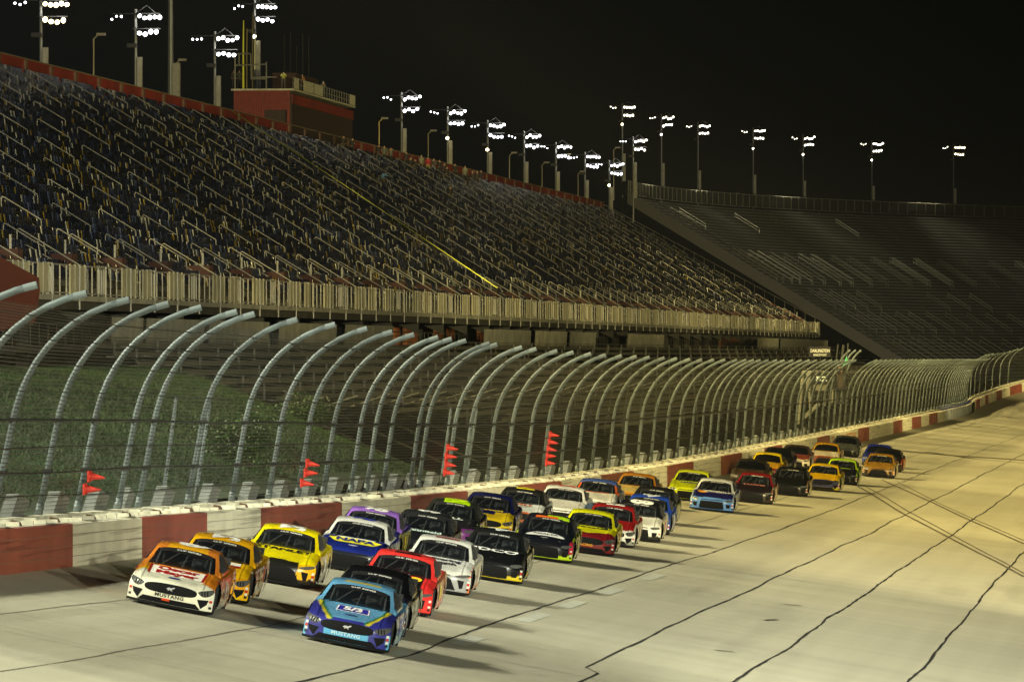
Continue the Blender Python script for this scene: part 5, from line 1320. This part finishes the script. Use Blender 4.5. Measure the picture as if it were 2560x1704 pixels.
# 10 dark grey
add_car((1118, 1406), 'bow', 'dark grey stock car with white hood word, in the middle of the front bunch', B((24, 26, 30), (26, 28, 34), (40, 42, 44), (130, 130, 120)), roofno=('8', WT), door=('8', WT), hood=[('Smithfield', .24, 1.22, 0, (200, 220, 215), 1.25)], detail=1)
# 11 neon green
add_car((1185, 1366), 'bow', 'black stock car with neon green roof stripes and purple nose', B((120, 50, 130), (34, 34, 38), (40, 42, 36), (60, 70, 30), (30, 30, 34)), roofno=('48', LIME, 1.0), door=('48', (210, 240, 40)), detail=1,
        hood=[('ALL', .3, 1.2, .1, (200, 210, 205), 1.3)], fx=lambda x, y, z, zone, c: c.__setitem__((zone == 'roof') & (x > -.3) & (x < .06) & (y > -.35) & (y < .5), lin((190, 236, 20))))
# 12 navy yellow
def fx12(x, y, z, zone, c):
    if zone == 'body': c[(x > 1.7) & (z > .3)] = lin((228, 196, 30)); c[(x > 1.3) & (y > .3) & (z > .6)] = lin((228, 196, 30))
add_car((1276, 1342), 'pony', 'navy stock car with yellow nose and headlight corners', B((228, 196, 30), NV, (26, 30, 84), (90, 80, 60)), door=('2', (210, 180, 40)), detail=1, fx=fx12, hood=[('MENARDS', .18, 1.15, 0, (220, 190, 40), 1.3)])
# 13
add_car((1355, 1322), 'pony', 'black roofed stock car with yellow roof patches and white hood', B((180, 92, 50), (214, 222, 226), (30, 30, 30), (40, 38, 36)), roofno=('14', (230, 220, 40)), door=('14', (200, 180, 80)), detail=1, hood=[('MOBILE', .18, 1.3, 0, (180, 80, 30), 1.4)])
# 14
car = add_car((1457, 1312), 'bow', 'white stock car with a red mark on the roof', B(WT, (224, 224, 220), WT, (120, 150, 190), (60, 60, 60)), door=('3', (60, 80, 160)), roofno=('3', (200, 40, 40)), detail=1)
# 15 
car = add_car((1301.5, 1457), 'bow', 'black stock car with thin yellow trim and white hood letters, near the front', B(BK, (18, 20, 22), (26, 28, 28), (60, 58, 50), (214, 190, 40)), roofno=('4', (215, 225, 220), 1.0), door=('4', (220, 220, 200)),
    hood=[('IDCO', .30, 1.26, .05, (225, 225, 225), 1.75)], fx=lambda x, y, z, zone, c: c.__setitem__((zone == 'body') & (np.abs(x-1.0) < .03) & (np.abs(y) < .8), lin((200, 190, 40))))
dec(car, [(-.6, .18), (-.6, .3), (.9, .3), (.9, .18)], 'left', (212, 186, 40), 'skirt_stripe', .010)
# 16
def fx16(x, y, z, zone, c):
    if zone == 'body':
        c[(z < .235) & (x > 1.9)] = lin((196, 226, 30)); c[(np.abs(y) > .9) & (z > .2) & (np.sin(x*6+z*8) > .2)] = lin((190, 216, 50)); c[(np.abs(y) > .84) & (x > 1.7) & (z > .3)] = lin((200, 50, 70))
    if zone == 'roof':
        c[(x > -.30) & (x < .06) & (y > -.1) & (y < .62)] = lin((190, 236, 30)); c[(x > -.1) & (x < .1) & (y > -.45) & (y < .25)] = lin((240, 110, 40))
car = add_car((1426.5, 1404.5), 'bow', 'black stock car with white arched hood badge and lime bottom edge', B((20, 22, 30), (20, 24, 36), (24, 26, 34), (50, 46, 60), (196, 226, 30)), door=('24', (230, 240, 60)), fx=fx16)
dec(car, [(1.74, -.64), (1.50, -.56), (1.25, -.34), (1.15, 0), (1.25, .34), (1.50, .56), (1.74, .64), (1.62, 0)], 'top', (225, 228, 230), 'sponsor_panel'); inst('sponsor_lettering', glyph('AXALTA', .15, 'top', 1.42, 0, dmat(lin((20, 24, 36))), .05, 1.4, .013), car)
dec(car, oval(1.90, 0, .04, .13), 'top', (150, 150, 155), 'badge', .012)
# 17
def fx17(x, y, z, zone, c):
    if zone == 'body': c[(x > 1.75+.25*np.abs(y)*0) & (x > 1.95-.5*np.abs(y))] = lin((120, 24, 30)); c[(np.abs(y) > .9) & (z < .20)] = lin((120, 24, 30)); c[(np.abs(y) > .93) & (z > .20) & (x < 1.8)] = lin((236, 206, 20))
car = add_car((1531, 1387), 'pony', 'lemon yellow stock car with dark red nose and black hood word', B((118, 24, 30), (228, 226, 20), (230, 228, 24), (236, 206, 20), (110, 26, 30)), door=('22', (170, 60, 30)), nose=('RACING', (226, 160, 40), .30), fx=fx17,
    hood=[('PENNZOIL', .23, 1.15, 0, (20, 24, 30), 1.3)])
# 18..
add_car((1539, 1287), 'fin', 'white stock car with steel blue roof and orange pillar', B(WT, (216, 216, 210), (70, 96, 170), (150, 140, 130), None, (190, 90, 50)), door=('43', (60, 90, 180)), detail=1)
car = add_car((1583, 1366), 'pony', 'white nosed stock car with dark red hood and roof', B((222, 222, 214), (150, 28, 30), (150, 30, 32), (214, 210, 196), (150, 150, 140)), door=('10', (150, 60, 50)), detail=1, roofno=('10', WT))
add_car((1648, 1353), 'bow', 'white stock car with black roof and open lower grille', B((224, 222, 214), (220, 220, 212), (22, 22, 24), (216, 206, 186)), door=('88', (170, 50, 40)), detail=1, roofno=('88', WT, 1.1))
add_car((1671, 1334), 'bow', 'royal blue roofed stock car hidden behind the white one with the black roof', B((40, 70, 160), (50, 80, 170), (36, 70, 170), (60, 90, 160)), door=('42', WT), detail=1, roofno=('42', (200, 205, 215)))
add_car((1683, 1308), 'fin', 'black stock car with grey green side, at the outside of the middle bunch', B((30, 34, 40), (34, 38, 44), (30, 30, 30), (110, 116, 80)), door=('18', (210, 210, 150)), detail=1)
add_car((1636, 1267), 'fin', 'golden brown roofed stock car with white and yellow hood, against the wall', B((176, 120, 40), (206, 180, 110), (176, 116, 36), (140, 100, 50)), door=('96', WT), detail=1)
add_car((1771, 1253), 'bow', 'lime yellow stock car along the wall ahead of the far bunch', B((196, 206, 30), (196, 206, 26), (198, 208, 30), (180, 190, 40), (140, 150, 40)), door=('77', BK), detail=1, hood=[('HICKORY', .2, 1.3, .1, (40, 60, 120), 1.3)])
car = add_car((1831, 1279), 'bow', 'sky blue and navy stock car with orange hood oval and white roof', B((92, 138, 206), (30, 30, 92), (208, 212, 214), (170, 186, 206), (92, 138, 206)), door=('34', (40, 60, 160)), detail=1, hood=[('AUTOMOTIVE', .15, 1.28, .22, (205, 205, 215), 1.4)])
dec(car, oval(1.36, -.50, .17, .22), 'top', (224, 150, 30), 'oval_badge')
add_car((1915, 1216), 'bow', 'dark brown stock car with bright headlight glints, by the wall in the far bunch', B((60, 50, 44), (70, 56, 44), (44, 40, 34), (90, 80, 64)), door=('27', (160, 140, 110)), detail=0)
add_car((1929, 1258), 'bow', 'black stock car with dark red roof right of the sky blue one', B((26, 22, 30), (34, 26, 34), (120, 24, 30), (150, 120, 100), (40, 30, 30)), door=('38', (220, 200, 170)), detail=1, hood=[('LOANS', .2, 1.2, 0, (150, 110, 100), 1.6)])
add_car((2017, 1239), 'bow', 'all black stock car right of the dark red roofed one', B((20, 22, 22), (24, 26, 26), (24, 25, 24), (150, 130, 100)), door=('66', (190, 160, 120)), detail=1)
add_car((1953.5, 1195), 'bow', 'yellow roofed stock car with dark red nose, behind the dark brown one', B((130, 40, 30), (200, 150, 40), (226, 196, 20), (160, 130, 40)), door=('36', (200, 60, 40)), detail=0)
add_car((1978, 1180), 'pony', 'black stock car behind the yellow roofed one', B(BK, (30, 30, 30), (24, 24, 22), (50, 48, 40)), detail=0)
add_car((2022.5, 1171), 'bow', 'brown and white nosed stock car near the wall', B((190, 180, 160), (120, 60, 50), (56, 40, 34), (150, 140, 120)), detail=0)
add_car((2097, 1163), 'fin', 'mustard stock car with a white hood band, near the wall', B((120, 66, 40), (200, 190, 170), (170, 126, 24), (160, 130, 60)), detail=0)
add_car((2144, 1141), 'bow', 'grey stock car farthest back against the wall', B((60, 66, 64), (84, 88, 84), (60, 62, 58), (90, 90, 80)), detail=0)
add_car((2097, 1226.6), 'pony', 'golden yellow stock car with navy nose', B((30, 32, 80), (228, 180, 20), (232, 190, 20), (200, 190, 60), (190, 170, 40)), door=('52', (40, 40, 120)), detail=1)
add_car((2141, 1210), 'bow', 'black stock car with lime green roof and sides', B((26, 28, 34), (28, 30, 36), (176, 214, 30), (180, 216, 40)), door=('51', BK), detail=1)
add_car((2235, 1193.5), 'fin', 'brownish gold stock car at the back of the pack, leading the last three', B((120, 88, 44), (150, 112, 40), (150, 108, 28), (170, 150, 110)), door=('53', (230, 220, 160)), detail=1)
add_car((2253, 1178), 'bow', 'black stock car with orange side behind the brownish gold one', B((24, 22, 22), (30, 26, 26), (30, 26, 26), (200, 90, 30)), detail=0, door=('15', (240, 200, 60)))
add_car((2228, 1166), 'bow', 'blue roofed stock car behind the brownish gold one, last of the field', B((60, 80, 170), (40, 50, 120), (34, 44, 140), (60, 70, 140)), detail=0)

# ------------------------------------------------------------------ thin lit mist over the whole place
hz = bpy.data.materials.new('haze'); hz.use_nodes = True; t = hz.node_tree; t.nodes.remove(t.nodes['Principled BSDF'])
v = t.nodes.new('ShaderNodeVolumePrincipled'); v.inputs['Color'].default_value = (.85, .93, 1.0, 1); v.inputs['Density'].default_value = .000010; v.inputs['Anisotropy'].default_value = .3
t.links.new(v.outputs[0], t.nodes['Material Output'].inputs['Volume'])
g = MB_(); g.box(-950, 950, -320, 3050, CZ-11.5, CZ+42); tag(g.build('haze', hz), kind='stuff')
